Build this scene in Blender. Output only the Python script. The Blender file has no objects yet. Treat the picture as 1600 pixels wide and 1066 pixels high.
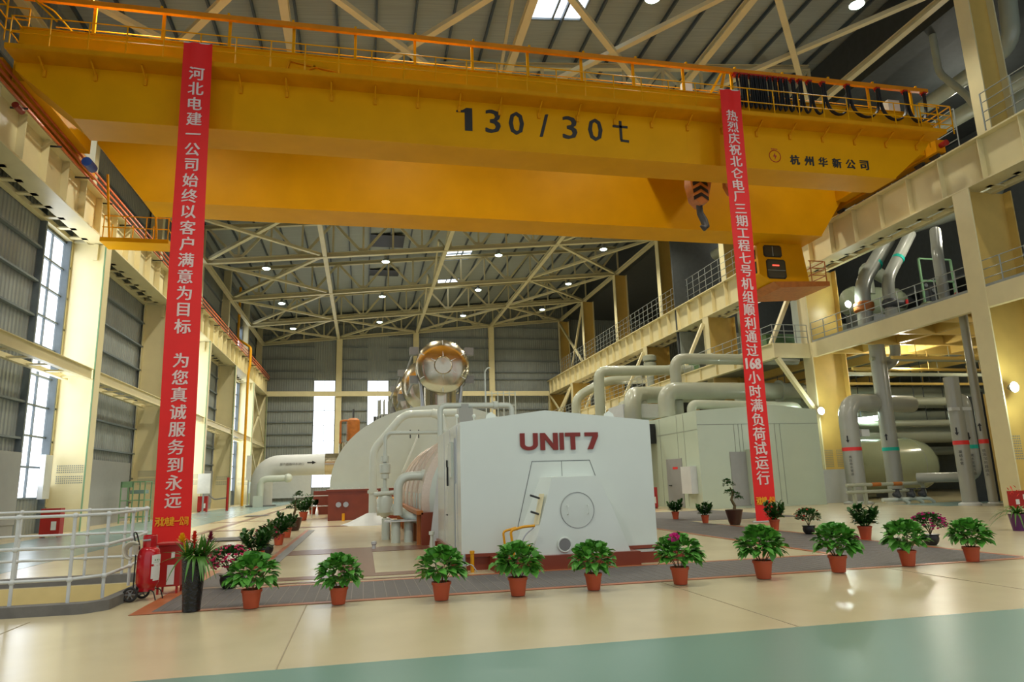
import bpy, math, random
from mathutils import Vector, Matrix
random.seed(7)
S = bpy.context.scene
COL = S.collection
V = Vector
PI = math.pi

# ------------------------------------------------------------------ camera
def set_camera():
    f, yaw, pitch, roll = 1075.39, 0.214872, 0.201706, -0.0296795
    cy, sy, cp, sp = math.cos(yaw), math.sin(yaw), math.cos(pitch), math.sin(pitch)
    fw = V((sy*cp, cy*cp, sp)); r = V((cy, -sy, 0)); u = r.cross(fw)
    r2 = math.cos(roll)*r + math.sin(roll)*u
    u2 = -math.sin(roll)*r + math.cos(roll)*u
    cd = bpy.data.cameras.new('camera'); co = bpy.data.objects.new('camera', cd); COL.objects.link(co)
    cd.sensor_width = 36.0; cd.lens = 36.0*f/1600.0; cd.clip_start = 0.05; cd.clip_end = 400
    m = Matrix(((r2.x, u2.x, -fw.x), (r2.y, u2.y, -fw.y), (r2.z, u2.z, -fw.z))).to_4x4()
    m.translation = V((0, 0, 1.6))
    co.matrix_world = m
    S.camera = co
set_camera()

# ------------------------------------------------------------------ world and exposure
w = bpy.data.worlds.new('daylight'); S.world = w; w.use_nodes = True
bg = w.node_tree.nodes['Background']; bg.inputs[0].default_value = (0.86, 0.93, 1.0, 1); bg.inputs[1].default_value = 0.72
S.view_settings.view_transform = 'Standard'; S.view_settings.look = 'None'
S.view_settings.gamma = 1; S.view_settings.use_curve_mapping = False
S.view_settings.exposure = 0.15
S.cycles.use_denoising = True
S.cycles.max_bounces = 6; S.cycles.diffuse_bounces = 3; S.cycles.glossy_bounces = 3
S.cycles.transmission_bounces = 4; S.cycles.transparent_max_bounces = 6
S.cycles.sample_clamp_indirect = 6.0
S.cycles.caustics_reflective = False; S.cycles.caustics_refractive = False

def area(name, loc, rot, sx, sy, power, col):
    l = bpy.data.lights.new(name, 'AREA'); l.shape = 'RECTANGLE'; l.size = sx; l.size_y = sy
    l.energy = power; l.color = col
    o = bpy.data.objects.new(name, l); o.location = loc; o.rotation_euler = rot; COL.objects.link(o); return o
# daylight through the left wall's windows, shone from just inside each opening
for y in (9.9, 33.6, 56.9, 80.3):
    area('window_daylight', (-13.7, y, 7.5), (0, -PI/2, 0), 11.0, 2.8, 230, (0.9, 0.95, 1.0))

# ------------------------------------------------------------------ helpers
def lin(c):
    return tuple(((v/255.0)/12.92 if v <= 10 else (((v/255.0)+0.055)/1.055)**2.4) for v in c)

def mat(name, rgb, rough=0.5, metal=0.0, var=0.06, scale=3.0, bump=0.0, spec=0.5, coat=0.0, rvar=0.0, stretch=None, emit=0.0):
    m = bpy.data.materials.new(name); m.use_nodes = True
    nt = m.node_tree; b = nt.nodes['Principled BSDF']
    c = lin(rgb)
    tc = nt.nodes.new('ShaderNodeTexCoord'); mp = nt.nodes.new('ShaderNodeMapping')
    nt.links.new(tc.outputs['Object'], mp.inputs[0])
    if stretch: mp.inputs['Scale'].default_value = stretch
    nz = nt.nodes.new('ShaderNodeTexNoise'); nz.inputs['Scale'].default_value = scale; nz.inputs['Detail'].default_value = 4
    nt.links.new(mp.outputs[0], nz.inputs['Vector'])
    cr = nt.nodes.new('ShaderNodeValToRGB')
    cr.color_ramp.elements[0].position = 0.3; cr.color_ramp.elements[1].position = 0.7
    cr.color_ramp.elements[0].color = tuple(v*(1-var) for v in c)+(1,)
    cr.color_ramp.elements[1].color = tuple(min(1, v*(1+var)) for v in c)+(1,)
    nt.links.new(nz.outputs['Fac'], cr.inputs[0]); nt.links.new(cr.outputs[0], b.inputs['Base Color'])
    b.inputs['Roughness'].default_value = rough; b.inputs['Metallic'].default_value = metal
    b.inputs['Specular IOR Level'].default_value = spec
    b.inputs['Coat Weight'].default_value = coat; b.inputs['Coat Roughness'].default_value = 0.08
    if rvar:
        mr = nt.nodes.new('ShaderNodeMapRange'); mr.inputs['To Min'].default_value = max(0.02, rough-rvar); mr.inputs['To Max'].default_value = rough+rvar
        nt.links.new(nz.outputs['Fac'], mr.inputs[0]); nt.links.new(mr.outputs[0], b.inputs['Roughness'])
    if bump:
        bp = nt.nodes.new('ShaderNodeBump'); bp.inputs['Strength'].default_value = bump; bp.inputs['Distance'].default_value = 0.02
        nt.links.new(nz.outputs['Fac'], bp.inputs['Height']); nt.links.new(bp.outputs[0], b.inputs['Normal'])
    if emit:
        b.inputs['Emission Color'].default_value = c+(1,); b.inputs['Emission Strength'].default_value = emit
    return m

M = {
 'floor': mat('epoxy_cream', (206,192,155), 0.25, var=0.035, scale=0.9, bump=0.01, rvar=0.04, spec=0.5),
 'green': mat('epoxy_green', (112,150,136), 0.3, var=0.03, scale=0.5, rvar=0.03),
 'blue': mat('epoxy_blue_grey', (132,158,154), 0.25, var=0.04, scale=0.9, rvar=0.05),
 'orange': mat('border_orange', (180,104,62), 0.35, var=0.08, scale=3),
 'brown': mat('paint_brown', (134,92,72), 0.28, var=0.05, scale=3),
 'grating': mat('grating_grey', (102,98,96), 0.6, var=0.2, scale=9, stretch=(1,8,1), bump=0.4),
 'seam': mat('seam', (158,146,118), 0.6),
 'bright_slat': mat('slat_light', (124,118,108), 0.5),
 'cream': mat('steel_cream', (226,214,168), 0.42, var=0.03, scale=1.5),
 'creamy': mat('steel_cream_yellow_lit', (214,180,98), 0.4, var=0.05, scale=1.5),  # yellow light on the right column webs is put into this colour
 'truss': mat('truss_cream', (206,198,160), 0.45, var=0.05, scale=1.0),
 'crane': mat('crane_yellow', (220,156,4), 0.48, var=0.05, scale=0.8, spec=0.12),
 'cranelt': mat('crane_walkway_orange', (214,146,12), 0.55, var=0.08, scale=1.5, spec=0.12),
 'beamor': mat('festoon_orange', (214,130,18), 0.35, var=0.1, scale=2),
 'black': mat('black', (20,20,21), 0.45),
 'letter': mat('letter_black', (28,30,30), 0.5),
 'grey': mat('grey', (128,128,126), 0.45),
 'motorblue': mat('motor_blue', (30,70,150), 0.4),
 'dkgrey': mat('dark_grey', (62,64,66), 0.5),
 'siding': mat('siding_blue_grey', (146,152,148), 0.42, metal=0.15, var=0.08, scale=0.7),
 'girt': mat('girt_grey', (110,120,124), 0.5, var=0.08),
 'roof': mat('roof_sheet', (150,158,156), 0.6, var=0.12, scale=1.2, stretch=(0.3,14,1), bump=0.3),
 'purlin': mat('purlin_blue', (62,74,84), 0.5),
 'dado': mat('dado_grey', (150,152,150), 0.5, var=0.03),
 'dado2': mat('dado_light', (205,208,206), 0.5, var=0.03),
 'white': mat('gloss_white', (218,225,215), 0.24, var=0.015, scale=2, coat=0.3),
 'offwhite': mat('off_white', (200,209,198), 0.3, var=0.02, scale=2, coat=0.2),
 'box': mat('enclosure_white', (188,201,180), 0.27, var=0.02, scale=1.2, coat=0.25),
 'beige': mat('casing_beige', (206,190,172), 0.3, var=0.06, scale=3, stretch=(6,1,6)),
 'red_base': mat('base_oxide_red', (130,56,32), 0.3, var=0.08, scale=2),
 'unit_red': mat('letter_red', (132,34,18), 0.4),
 'pipe': mat('pipe_grey', (158,160,150), 0.28, var=0.04, scale=1, coat=0.2),
 'pipe2': mat('pipe_green_grey', (166,170,150), 0.34, var=0.05, scale=1, coat=0.2),
 'tank': mat('tank_green_grey', (164,172,142), 0.2, var=0.02, coat=0.4),
 'alu': mat('aluminium', (192,182,158), 0.2, metal=1.0, var=0.05, scale=4, rvar=0.06),
 'steel': mat('steel', (176,178,180), 0.3, metal=0.8),
 'rail': mat('railing_white', (205,208,206), 0.4),
 'railgrey': mat('railing_grey', (150,156,152), 0.4),
 'kerb': mat('kerb_grey', (112,110,106), 0.7, var=0.12, scale=6, bump=0.3),
 'pitwall': mat('pit_wall', (214,196,140), 0.7, var=0.05),
 'yellow': mat('pipe_yellow', (226,158,10), 0.35),
 'conductor': mat('conductor_orange', (206,104,60), 0.4),
 'banner': mat('banner_red', (234,28,24), 0.6, var=0.03, scale=2),
 'bannertxt': mat('banner_letter', (232,206,200), 0.7),
 'bannergold': mat('banner_gold', (240,170,30), 0.7),
 'pot': mat('terracotta', (190,82,48), 0.5, var=0.05),
 'blackpot': mat('black_pot', (26,26,28), 0.35),
 'brownpot': mat('brown_glazed_pot', (66,38,28), 0.3, var=0.1),
 'purplepot': mat('purple_pot', (92,36,96), 0.35),
 'vase': mat('black_vase', (14,14,15), 0.12, var=0.1, scale=30, bump=0.8),
 'soil': mat('soil', (60,44,30), 0.9),
 'leaf': mat('leaf', (84,150,52), 0.45, var=0.3, scale=9),
 'leaf2': mat('leaf_deep', (44,92,32), 0.4, var=0.3, scale=9),
 'leaf3': mat('leaf_bromeliad', (72,120,36), 0.4, var=0.3, scale=6),
 'stem': mat('stem', (96,82,50), 0.7),
 'pink': mat('flower_pink', (216,60,108), 0.6, var=0.2, scale=20),
 'magenta': mat('flower_magenta', (206,40,130), 0.6, var=0.1, scale=20),
 'peach': mat('flower_peach', (226,176,150), 0.6),
 'fyellow': mat('bract_yellow', (240,182,14), 0.5, var=0.1),
 'fred': mat('bract_red', (214,46,24), 0.5, var=0.1),
 'fmaroon': mat('bract_maroon', (120,18,50), 0.5, var=0.1),
 'extred': mat('extinguisher_red', (186,14,26), 0.2, coat=0.5),
 'redpaint': mat('red_paint', (170,34,28), 0.4),
 'label': mat('paper_label', (226,226,216), 0.6),
 'hose': mat('hose_cream', (196,190,172), 0.7),
 'rubber': mat('rubber', (40,38,36), 0.7),
 'hoseblk': mat('cable_black', (30,32,34), 0.5),
 'green_paint': mat('green_paint', (122,160,120), 0.45),
 'teal': mat('teal_band', (0,176,156), 0.5),
 'redband': mat('red_band', (226,50,50), 0.5),
 'seal': mat('panel_seam', (140,146,136), 0.6),
 'rust': mat('rusty_orange_steel', (176,104,42), 0.5, var=0.15, scale=4),
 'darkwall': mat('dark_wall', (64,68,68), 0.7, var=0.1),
 'midwall': mat('annex_wall', (128,132,122), 0.7, var=0.06),
 'ballast': mat('lamp_housing', (150,152,146), 0.4, metal=0.5),
}
def emitter(name, rgb, s):
    m = bpy.data.materials.new(name); m.use_nodes = True; nt = m.node_tree
    e = nt.nodes.new('ShaderNodeEmission'); e.inputs[0].default_value = lin(rgb)+(1,); e.inputs[1].default_value = s
    nz = nt.nodes.new('ShaderNodeTexNoise'); nz.inputs['Scale'].default_value = 2
    nt.links.new(e.outputs[0], nt.nodes['Material Output'].inputs[0]); nt.nodes.remove(nt.nodes['Principled BSDF']); nt.nodes.remove(nz)
    return m
M['pane'] = emitter('daylit_pane', (238,246,255), 2.6)
M['lamp'] = emitter('lamp_lens', (225,255,240), 14.0)
M['flood'] = emitter('flood_lens', (230,255,245), 25.0)
M['led'] = emitter('red_display', (255,80,60), 2.0)
def glassmat():
    m = bpy.data.materials.new('cab_glass'); m.use_nodes = True
    b = m.node_tree.nodes['Principled BSDF']; b.inputs['Base Color'].default_value = (0.05,0.05,0.04,1)
    b.inputs['Roughness'].default_value = 0.08; b.inputs['Specular IOR Level'].default_value = 0.7; return m
M['glass'] = glassmat()

def org(p):
    o = V((0,0,0))
    while p is not None: o = o + p.location; p = p.parent
    return o

class MB:
    def __init__(s): s.v = []; s.f = []
    def add(s, vs, fs):
        n = len(s.v); s.v += [V(a) for a in vs]; s.f += [tuple(i+n for i in f) for f in fs]; return s
    def box(s, x0,x1,y0,y1,z0,z1):
        return s.add([(x0,y0,z0),(x1,y0,z0),(x1,y1,z0),(x0,y1,z0),(x0,y0,z1),(x1,y0,z1),(x1,y1,z1),(x0,y1,z1)],
          [(0,3,2,1),(4,5,6,7),(0,1,5,4),(1,2,6,5),(2,3,7,6),(3,0,4,7)])
    def prism(s, poly, ax, a, b):
        n = len(poly)
        def P(u, w, t):
            return (t,u,w) if ax == 'x' else (u,t,w) if ax == 'y' else (u,w,t)
        vs = [P(u,w,a) for u,w in poly]+[P(u,w,b) for u,w in poly]
        fs = [tuple(range(n)), tuple(range(2*n-1, n-1, -1))]+[(i,i+n,(i+1)%n+n,(i+1)%n) for i in range(n)]
        return s.add(vs, fs)
    def bar(s, p, q, w, h=None, up=(0,0,1)):
        h = h or w; p = V(p); q = V(q); d = (q-p).normalized(); up = V(up)
        if abs(d.dot(up)) > 0.98: up = V((0,1,0)) if abs(d.y) < 0.9 else V((1,0,0))
        a = d.cross(up).normalized()*w/2; b = a.cross(d).normalized()*h/2
        vs = [p-a-b,p+a-b,p+a+b,p-a+b,q-a-b,q+a-b,q+a+b,q-a+b]
        return s.add(vs, [(0,3,2,1),(4,5,6,7),(0,1,5,4),(1,2,6,5),(2,3,7,6),(3,0,4,7)])
    def ibar(s, p, q, w, h, t=0.03, up=(0,0,1)):
        p = V(p); q = V(q); d = (q-p).normalized(); u = V(up)
        a = d.cross(u).normalized(); b = a.cross(d).normalized()
        for k in (-1, 1): s.bar(p+b*k*(h-t)/2, q+b*k*(h-t)/2, w, t, up)
        return s.bar(p, q, t, h-2*t, up)
    def sweep(s, pts, rs, n=12, caps=True):
        pts = [V(p) for p in pts]; m = len(pts)
        if not hasattr(rs, '__len__'): rs = [rs]*m
        tang = []
        for i in range(m):
            a = pts[max(0,i-1)]; b = pts[min(m-1,i+1)]; t = (b-a)
            tang.append(t.normalized() if t.length > 1e-9 else V((0,0,1)))
        up = V((0,0,1)) if abs(tang[0].z) < 0.9 else V((0,1,0))
        x = tang[0].cross(up).normalized(); vs = []
        for i in range(m):
            t = tang[i]; x = (x - t*x.dot(t)).normalized(); y = t.cross(x)
            sc = 1.0
            for k in range(n):
                a = 2*PI*k/n; vs.append(pts[i]+(x*math.cos(a)+y*math.sin(a))*rs[i])
        fs = []
        for i in range(m-1):
            for k in range(n):
                k2 = (k+1)%n; fs.append((i*n+k, i*n+k2, (i+1)*n+k2, (i+1)*n+k))
        if caps: fs += [tuple(range(n-1,-1,-1)), tuple(range((m-1)*n, m*n))]
        return s.add(vs, fs)
    def tube(s, p, q, r, n=12, r2=None): return s.sweep([p,q], [r, r if r2 is None else r2], n)
    def path(s, pts, r, bend=None, n=12, seg=5):
        pts = [V(p) for p in pts]; bend = r*2 if bend is None else bend; out = [pts[0]]
        for i in range(1, len(pts)-1):
            a, b, c = pts[i-1], pts[i], pts[i+1]
            d1 = (a-b); d2 = (c-b); k = min(bend, d1.length*0.49, d2.length*0.49)
            p = b+d1.normalized()*k; q = b+d2.normalized()*k
            for j in range(seg+1):
                t = j/seg; out.append(p*(1-t)**2+b*2*t*(1-t)+q*t*t)
        out.append(pts[-1]); return s.sweep(out, r, n)
    def lathe(s, prof, c=(0,0,0), n=16, ax='z', tilt=None):
        c = V(c); vs = []
        for r, z in prof:
            for k in range(n):
                a = 2*PI*k/n; u = r*math.cos(a); w = r*math.sin(a)
                p = V((u,w,z)) if ax == 'z' else V((u,z,w)) if ax == 'y' else V((z,u,w))
                vs.append(c+p)
        m = len(prof); fs = []
        for i in range(m-1):
            for k in range(n): fs.append((i*n+k, i*n+(k+1)%n, (i+1)*n+(k+1)%n, (i+1)*n+k))
        if prof[0][0] > 1e-6: fs.append(tuple(range(n)))
        if prof[-1][0] > 1e-6: fs.append(tuple(range((m-1)*n, m*n)))
        return s.add(vs, fs)
    def ball(s, c, r, n=10, sz=1.0):
        return s.lathe([(max(1e-7,r*math.sin(PI*i/6)), -r*sz*math.cos(PI*i/6)) for i in range(7)], c, n)
    def ring(s, c, R, r, ax='z', n=20, m=6, a0=0, a1=2*PI):
        pts = []
        for i in range(n+1):
            a = a0+(a1-a0)*i/n; u = R*math.cos(a); w_ = R*math.sin(a)
            pts.append(V(c)+(V((u,w_,0)) if ax == 'z' else V((u,0,w_)) if ax == 'y' else V((0,u,w_))))
        return s.sweep(pts, r, m, caps=False)
    def leaf(s, base, d, L, W, up, droop=0.3, n=4, shape='oval'):
        d = V(d).normalized(); up = V(up); a = d.cross(up)
        if a.length < 1e-3: a = V((1,0,0))
        a.normalize(); nn = a.cross(d).normalized(); base = V(base); k = len(s.v); vs = []; fs = []
        for i in range(n+1):
            t = i/n
            wv = W*(math.sin(PI*min(1,t*0.9+0.08))**0.8 if shape == 'oval' else (1-t)**0.6*(0.5+0.5*min(1,t*5))) * 0.5
            if i == n: wv = 0.002
            c = base + d*L*t + V((0,0,-1))*droop*L*t*t
            vs += [c-a*wv+nn*wv*0.35, c, c+a*wv+nn*wv*0.35]
        for i in range(n):
            b = i*3; fs += [(b,b+1,b+4,b+3),(b+1,b+2,b+5,b+4)]
        return s.add(vs, fs)
    def mesh(s, name, material, o):
        me = bpy.data.meshes.new(name)
        me.from_pydata([tuple(a-o) for a in s.v], [], s.f); me.materials.append(material)
        me.validate(); me.shade_smooth(); me.set_sharp_from_angle(angle=math.radians(38))
        return me
    def build(s, name, material, parent=None, **kw):
        if isinstance(material, str): material = M[material]
        o = org(parent); ob = bpy.data.objects.new(name, s.mesh(name, material, o)); COL.objects.link(ob)
        if parent is not None: ob.parent = parent
        for k, v in kw.items(): ob[k] = v
        return ob
    def one(s, name, material, label, cat, group=None, loc=None):
        if isinstance(material, str): material = M[material]
        if loc is None:
            n = len(s.v); loc = V((sum(a.x for a in s.v)/n, sum(a.y for a in s.v)/n, min(a.z for a in s.v)))
        loc = V(loc); ob = bpy.data.objects.new(name, s.mesh(name, material, loc)); COL.objects.link(ob); ob.location = loc
        ob['label'] = label; ob['category'] = cat
        if group: ob['group'] = group
        return ob

def struct(name, mb, m, label=None, parent=None):
    o = mb.build(name, m, parent)
    if parent is None:
        o['kind'] = 'structure'; o['label'] = label or name.replace('_', ' '); o['category'] = name.split('_')[0]
    return o
def thing(name, label, cat, loc=(0,0,0), group=None):
    o = bpy.data.objects.new(name, None); COL.objects.link(o); o.location = loc; o.empty_display_size = 0.2
    o['label'] = label; o['category'] = cat
    if group: o['group'] = group
    return o
def dup(o, loc=None, rz=None, label=None, group=None, parent=None, scale=None):
    c = o.copy(); COL.objects.link(c)
    if parent is not None: c.parent = parent
    if loc is not None: c.location = loc
    if rz is not None: c.rotation_euler = (0,0,rz)
    if scale is not None: c.scale = (scale,)*3
    if label: c['label'] = label
    if group: c['group'] = group
    for ch in list(o.children): dup(ch, parent=c)
    return c
def part(parent, name, m, fn, **kw):
    b = MB(); fn(b); return b.build(name, m, parent, **kw)
ORD = ['nearest the camera','second from the camera','third from the camera','fourth from the camera','fifth from the camera','sixth from the camera','farthest','eighth from the camera']

def text_mesh(txt, size, bold=0.0, depth=0.006):
    """mesh data of a text in its own xy plane, centred"""
    cu = bpy.data.curves.new('lettering', 'FONT'); cu.body = txt; cu.size = size; cu.offset = bold; cu.extrude = depth
    cu.align_x = 'CENTER'; cu.align_y = 'CENTER'; cu.resolution_u = 2
    ob = bpy.data.objects.new('lettering', cu); COL.objects.link(ob)
    dg = bpy.context.evaluated_depsgraph_get(); dg.update()
    me = bpy.data.meshes.new_from_object(ob.evaluated_get(dg))
    bpy.data.objects.remove(ob); bpy.data.curves.remove(cu)
    vs = [v.co.copy() for v in me.vertices]; fs = [tuple(p.vertices) for p in me.polygons]
    bpy.data.meshes.remove(me)
    if vs:
        cx = (min(v.x for v in vs)+max(v.x for v in vs))/2; cyy = (min(v.y for v in vs)+max(v.y for v in vs))/2
        vs = [V((v.x-cx, v.y-cyy, v.z)) for v in vs]
    return vs, fs
def put_text(mb, txt, c, size, width=None, height=None, bold=0.0, depth=0.006, frame=None, shear=0.0):
    vs, fs = text_mesh(txt, size, 0.0, depth)
    if not vs: return
    ww = max(v.x for v in vs)-min(v.x for v in vs); hh = max(v.y for v in vs)-min(v.y for v in vs)
    sx = width/ww if width else 1; sy = height/hh if height else (sx if width else 1)
    if height and not width: sx = sy
    X, Y, Z = frame or (V((1,0,0)), V((0,0,1)), V((0,-1,0)))
    c = V(c)
    for k in ((-1,0,1) if bold else (0,)):
        mb.add([c + X*(v.x*sx+bold*k) + Y*(v.y*sy+bold*k*(0.4 if k else 0)) + Z*(v.z+0.001*k) for v in vs], fs)

YC = [11.7, 23.4, 35.1, 46.8, 58.5, 70.2, 81.9, 93.3]      # column lines
XL, XR, XW = -12.2, 25.3, -14.0
def zch(x): return 20.15 + (x+13)*0.1                     # bottom chord level of the roof trusses
# ================================================================== SETTING
def slab(b, x0,x1,y0,y1,z): b.box(x0,x1,y0,y1,z-0.004,z)
fb = MB()
# floor with the stair opening x -9..-3.45, y 11.15..14.5
for r in ((-14.2,-9,-8,93.5),(-3.62,47,-8,93.5),(-9,-3.62,-8,11.2),(-9,-3.62,14.35,93.5)):
    fb.box(r[0],r[1],r[2],r[3],-0.4,0)
floor = struct('floor', fb, 'floor', 'glossy cream epoxy floor of the turbine hall')
part(floor, 'green_strip', 'green', lambda b: slab(b,-14,46,-7.9,6.97,0.004))
part(floor, 'blue_grey_floor', 'blue', lambda b: slab(b,-12.1,-7.5,16.2,93,0.004))  # bluish walkway widened over a lit patch; that light is painted in
part(floor, 'blue_grey_floor', 'blue', lambda b: slab(b,25.0,46,26.3,29.5,0.004))
def quad(b, pts, z):
    n = len(pts); b.add([(x,y,z) for x,y in pts]+[(x,y,z-0.004) for x,y in pts], [tuple(range(n))]+[(i,(i+1)%n,(i+1)%n+n,i+n) for i in range(n)])
def borders(b):
    w = 0.14
    slab(b,-3.03,11.7,10.55,10.70,0.008)
    slab(b,-3.03,-2.79,10.7,15.6,0.008)
    slab(b,-2.0,9.2,12.56,12.68,0.008)
    slab(b,9.1,9.24,12.68,22,0.008); slab(b,11.62,11.76,10.7,22,0.008)
    slab(b,-2.12,-2.0,15.6,28.5,0.008)
    slab(b,9.1,16,33,33.1,0.008)
part(floor, 'orange_border', 'orange', borders)
def grat(b):
    slab(b,-2.86,11.62,10.70,12.56,0.006); slab(b,9.24,11.62,12.56,24,0.006); slab(b,9.24,16.3,24,31,0.006); slab(b,-2.86,-2.1,12.56,15.6,0.006)
part(floor, 'grating', 'grating', grat)
def slats(b):
    x = -2.7
    while x < 11.5:
        slab(b,x,x+0.012,10.70,12.55,0.009); x += 0.17
    for k in range(40):
        y = 12.8+k*0.45
        slab(b,9.26,11.6,y,y+0.02,0.009)
part(floor, 'grating_joint', 'bright_slat', slats)
def browns(b):
    slab(b,-2.85,1.3,12.85,12.98,0.007)
    slab(b,-1.9,1.5,13.3,13.75,0.007)
    slab(b,-2.0,1.7,18.1,19.4,0.0065)
    slab(b,-0.45,0.25,13.7,18.2,0.0068)
    slab(b,-2.1,-1.95,13.0,18.3,0.0068)
    quad(b,[(-2.9,15.2),(-2.05,14.3),(-2.05,16.9),(-2.7,17.2)],0.0075)
    slab(b,-6,-0.6,30.2,30.8,0.007); slab(b,-7.5,-1.7,38.0,38.5,0.007); slab(b,-6.2,-5.9,22,60,0.007)
part(floor, 'brown_band', 'brown', browns)
part(floor, 'gutter', 'grey', lambda b: slab(b,-2.0,-1.78,16.2,28.3,0.0085))
def seams(b):
    for x in (-4.2,-0.75,4.55,8.6): slab(b,x,x+0.012,6.97,10.55,0.004)
    for x in (-7.5,-5.5): slab(b,x,x+0.02,24,90,0.004)
    for y in (30,44,58,72): slab(b,-8,-2.2,y,y+0.02,0.0042)
part(floor, 'floor_seam', 'seam', seams)
def hatches(b):
    for (x,y,ww,dd) in ((-4.4,24.2,0.9,1.6),(-6.3,44.8,0.9,1.8),(-5.4,60,1.2,2)): slab(b,x-ww/2-.2,x+ww/2+.2,y,y+dd,0.03)
part(floor, 'floor_hatch', 'kerb', hatches)
# stair pit; shallow floor slab added to keep its inside lit
pb = MB(); pb.box(-9.1,-3.68,14.28,14.34,-2.5,-0.0); pb.box(-9.1,-9,11.1,14.5,-2.5,-0.001); pb.box(-3.7,-3.63,11.22,14.3,-2.5,-0.0); pb.box(-9.1,-3.65,11.21,11.26,-2.5,0); pb.box(-8.99,-3.7,11.26,14.28,-0.75,-0.7)
struct('wall_pit', pb, 'pitwall', 'cream walls of the stair pit')
kb = MB()
kb.prism([(-9.2,11.0),(-3.72,10.95),(-3.47,11.2),(-3.41,14.7),(-9.2,14.7),(-9.2,14.45),(-3.6,14.45),(-3.62,11.25),(-3.75,11.15),(-9.2,11.2)],'z',0,0.14)
kb.one('pit_kerb','kerb','grey concrete kerb around the stair opening at lower left','kerb')

# ---- sheet walls
def corr(b, u0,u1,z0,z1, at, ax, d=0.04, pitch=0.3, th=0.03):
    """corrugated sheet: u runs along the wall, ax says which axis is the normal"""
    n = max(1,int(round((u1-u0)/pitch))); us = []
    for i in range(n):
        a = u0+(u1-u0)*i/n; p = (u1-u0)/n
        us += [(a,0),(a+p*0.35,0),(a+p*0.5,d),(a+p*0.85,d)]
    us.append((u1,0)); vs = []; m = len(us)
    for z in (z0,z1):
        for u,o in us: vs.append((at+o,u,z) if ax == 'x' else (u,at+o,z))
    b.add(vs, [(i,i+1,i+1+m,i+m) for i in range(m-1)])
wl = MB(); LW = []          # windows of the left wall: (y0,y1)
for yc in (11.7,35.1,58.5,81.9): LW.append((yc-3.0,yc-0.35))
ys = [-8]
for a,c in LW: ys += [a,c]
ys.append(93.5)
for i in range(0,len(ys)-1,2): corr(wl, ys[i], ys[i+1], 0, 24.2, XW, 'x')
for a,c in LW:
    corr(wl,a,c,0,1.5,XW,'x'); corr(wl,a,c,13.3,16.4,XW,'x'); corr(wl,a,c,19.6,24.2,XW,'x')
wall_left = struct('wall_left', wl, 'siding', 'dark corrugated sheet wall on the left')
def girts(b):
    for z in [1.0,2.4,3.9,5.4,7.6,9.1,10.6,12.1,13.6,15.2,16.7,18.2,19.7,21.2,22.7]:
        for i in range(0,len(ys)-1,2): b.box(XW+0.05,XW+0.25,ys[i],ys[i+1],z,z+0.09)
part(wall_left, 'girt', 'girt', girts)
def frames(b):
    for a,c in LW:
        for y in (a,c): b.box(XW+0.0,XW+0.3,y-0.06,y+0.06,0,19.9)
part(wall_left, 'window_post', 'girt', frames)
wn = [0]
def window(pts_box, panes, frame_fn, label):
    wn[0] += 1
    b = MB(); frame_fn(b); fr = struct('window_%d' % wn[0], b, 'girt', label)
    g = MB(); g.box(*pts_box); g.build('pane', 'pane', fr); return fr
def winL(y0,y1,z0,z1,label,nz):
    def fr(b):
        ym = (y0+y1)/2
        for y in (y0+0.03, ym, y1-0.03): b.box(XW-0.03,XW+0.06,y-0.035,y+0.035,z0,z1)
        for i in range(nz+1):
            z = z0+(z1-z0)*i/nz; b.box(XW-0.03,XW+0.09,y0,y1,z-0.04,z+0.04)
    window((XW-0.06,XW-0.05,y0,y1,z0,z1),0,fr,label)
for i,(a,c) in enumerate(LW):
    winL(a,c,1.5,13.3,'tall bright window in the left wall, '+ORD[i], 9)
    winL(a,c,16.4,19.6,'small bright upper window above the crane rail, '+ORD[i], 3)
# dado panels
n = 0
for (y0,y1) in ((13,31.9),(36.2,45.6),(47.8,55.3),(59.5,69.2),(71,78.7),(83,92.5)):
    b = MB(); b.box(XW+0.3,XW+0.4,y0,y1,0.5,3.35); b.box(XW+0.3,XW+0.36,y0,y1,0,0.5)
    n += 1; struct('trim_%d' % n, b, 'dado', 'grey dado panel along the left wall')
b = MB(); b.box(XW+0.3,XW+0.5,33.9,34.6,1.45,3.35); n += 1; struct('trim_%d' % n, b, 'dado2', 'pale panel beside the nearest window')
# far wall
YF = 93.5
FW = [(-6.5,-3.75,1.6,15.45),(0.4,3.2,1.6,15.45)]
wf = MB()
corr(wf,-14,-6.5,0,32,YF,'y',-0.04); corr(wf,-6.5,-3.75,0,1.6,YF,'y',-0.04); corr(wf,-6.5,-3.75,15.45,32,YF,'y',-0.04)
corr(wf,-3.75,0.4,0,32,YF,'y',-0.04); corr(wf,0.4,3.2,0,1.6,YF,'y',-0.04); corr(wf,0.4,3.2,15.45,32,YF,'y',-0.04); corr(wf,3.2,46,0,32,YF,'y',-0.04)
wall_far = struct('wall_far', wf, 'siding', 'dark corrugated end wall of the hall')
def fg(b):
    for z in [5.4,6.9,8.4,9.9,11.4,15.6,16.6,18.2,19.9,21.4,23]:
        for (a,c) in ((-14,-6.5),(-3.7,0.4),(3.2,28)): b.box(a,c,YF-0.25,YF-0.05,z,z+0.09)
part(wall_far, 'girt', 'girt', fg)
b = MB(); b.box(-14,-6.5,YF-0.4,YF-0.3,0.4,5.2); b.box(-3.6,0.4,YF-0.4,YF-0.3,0.4,5.2); n += 1; struct('trim_%d' % n, b, 'dado2', 'pale dado panel on the end wall')
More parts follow.
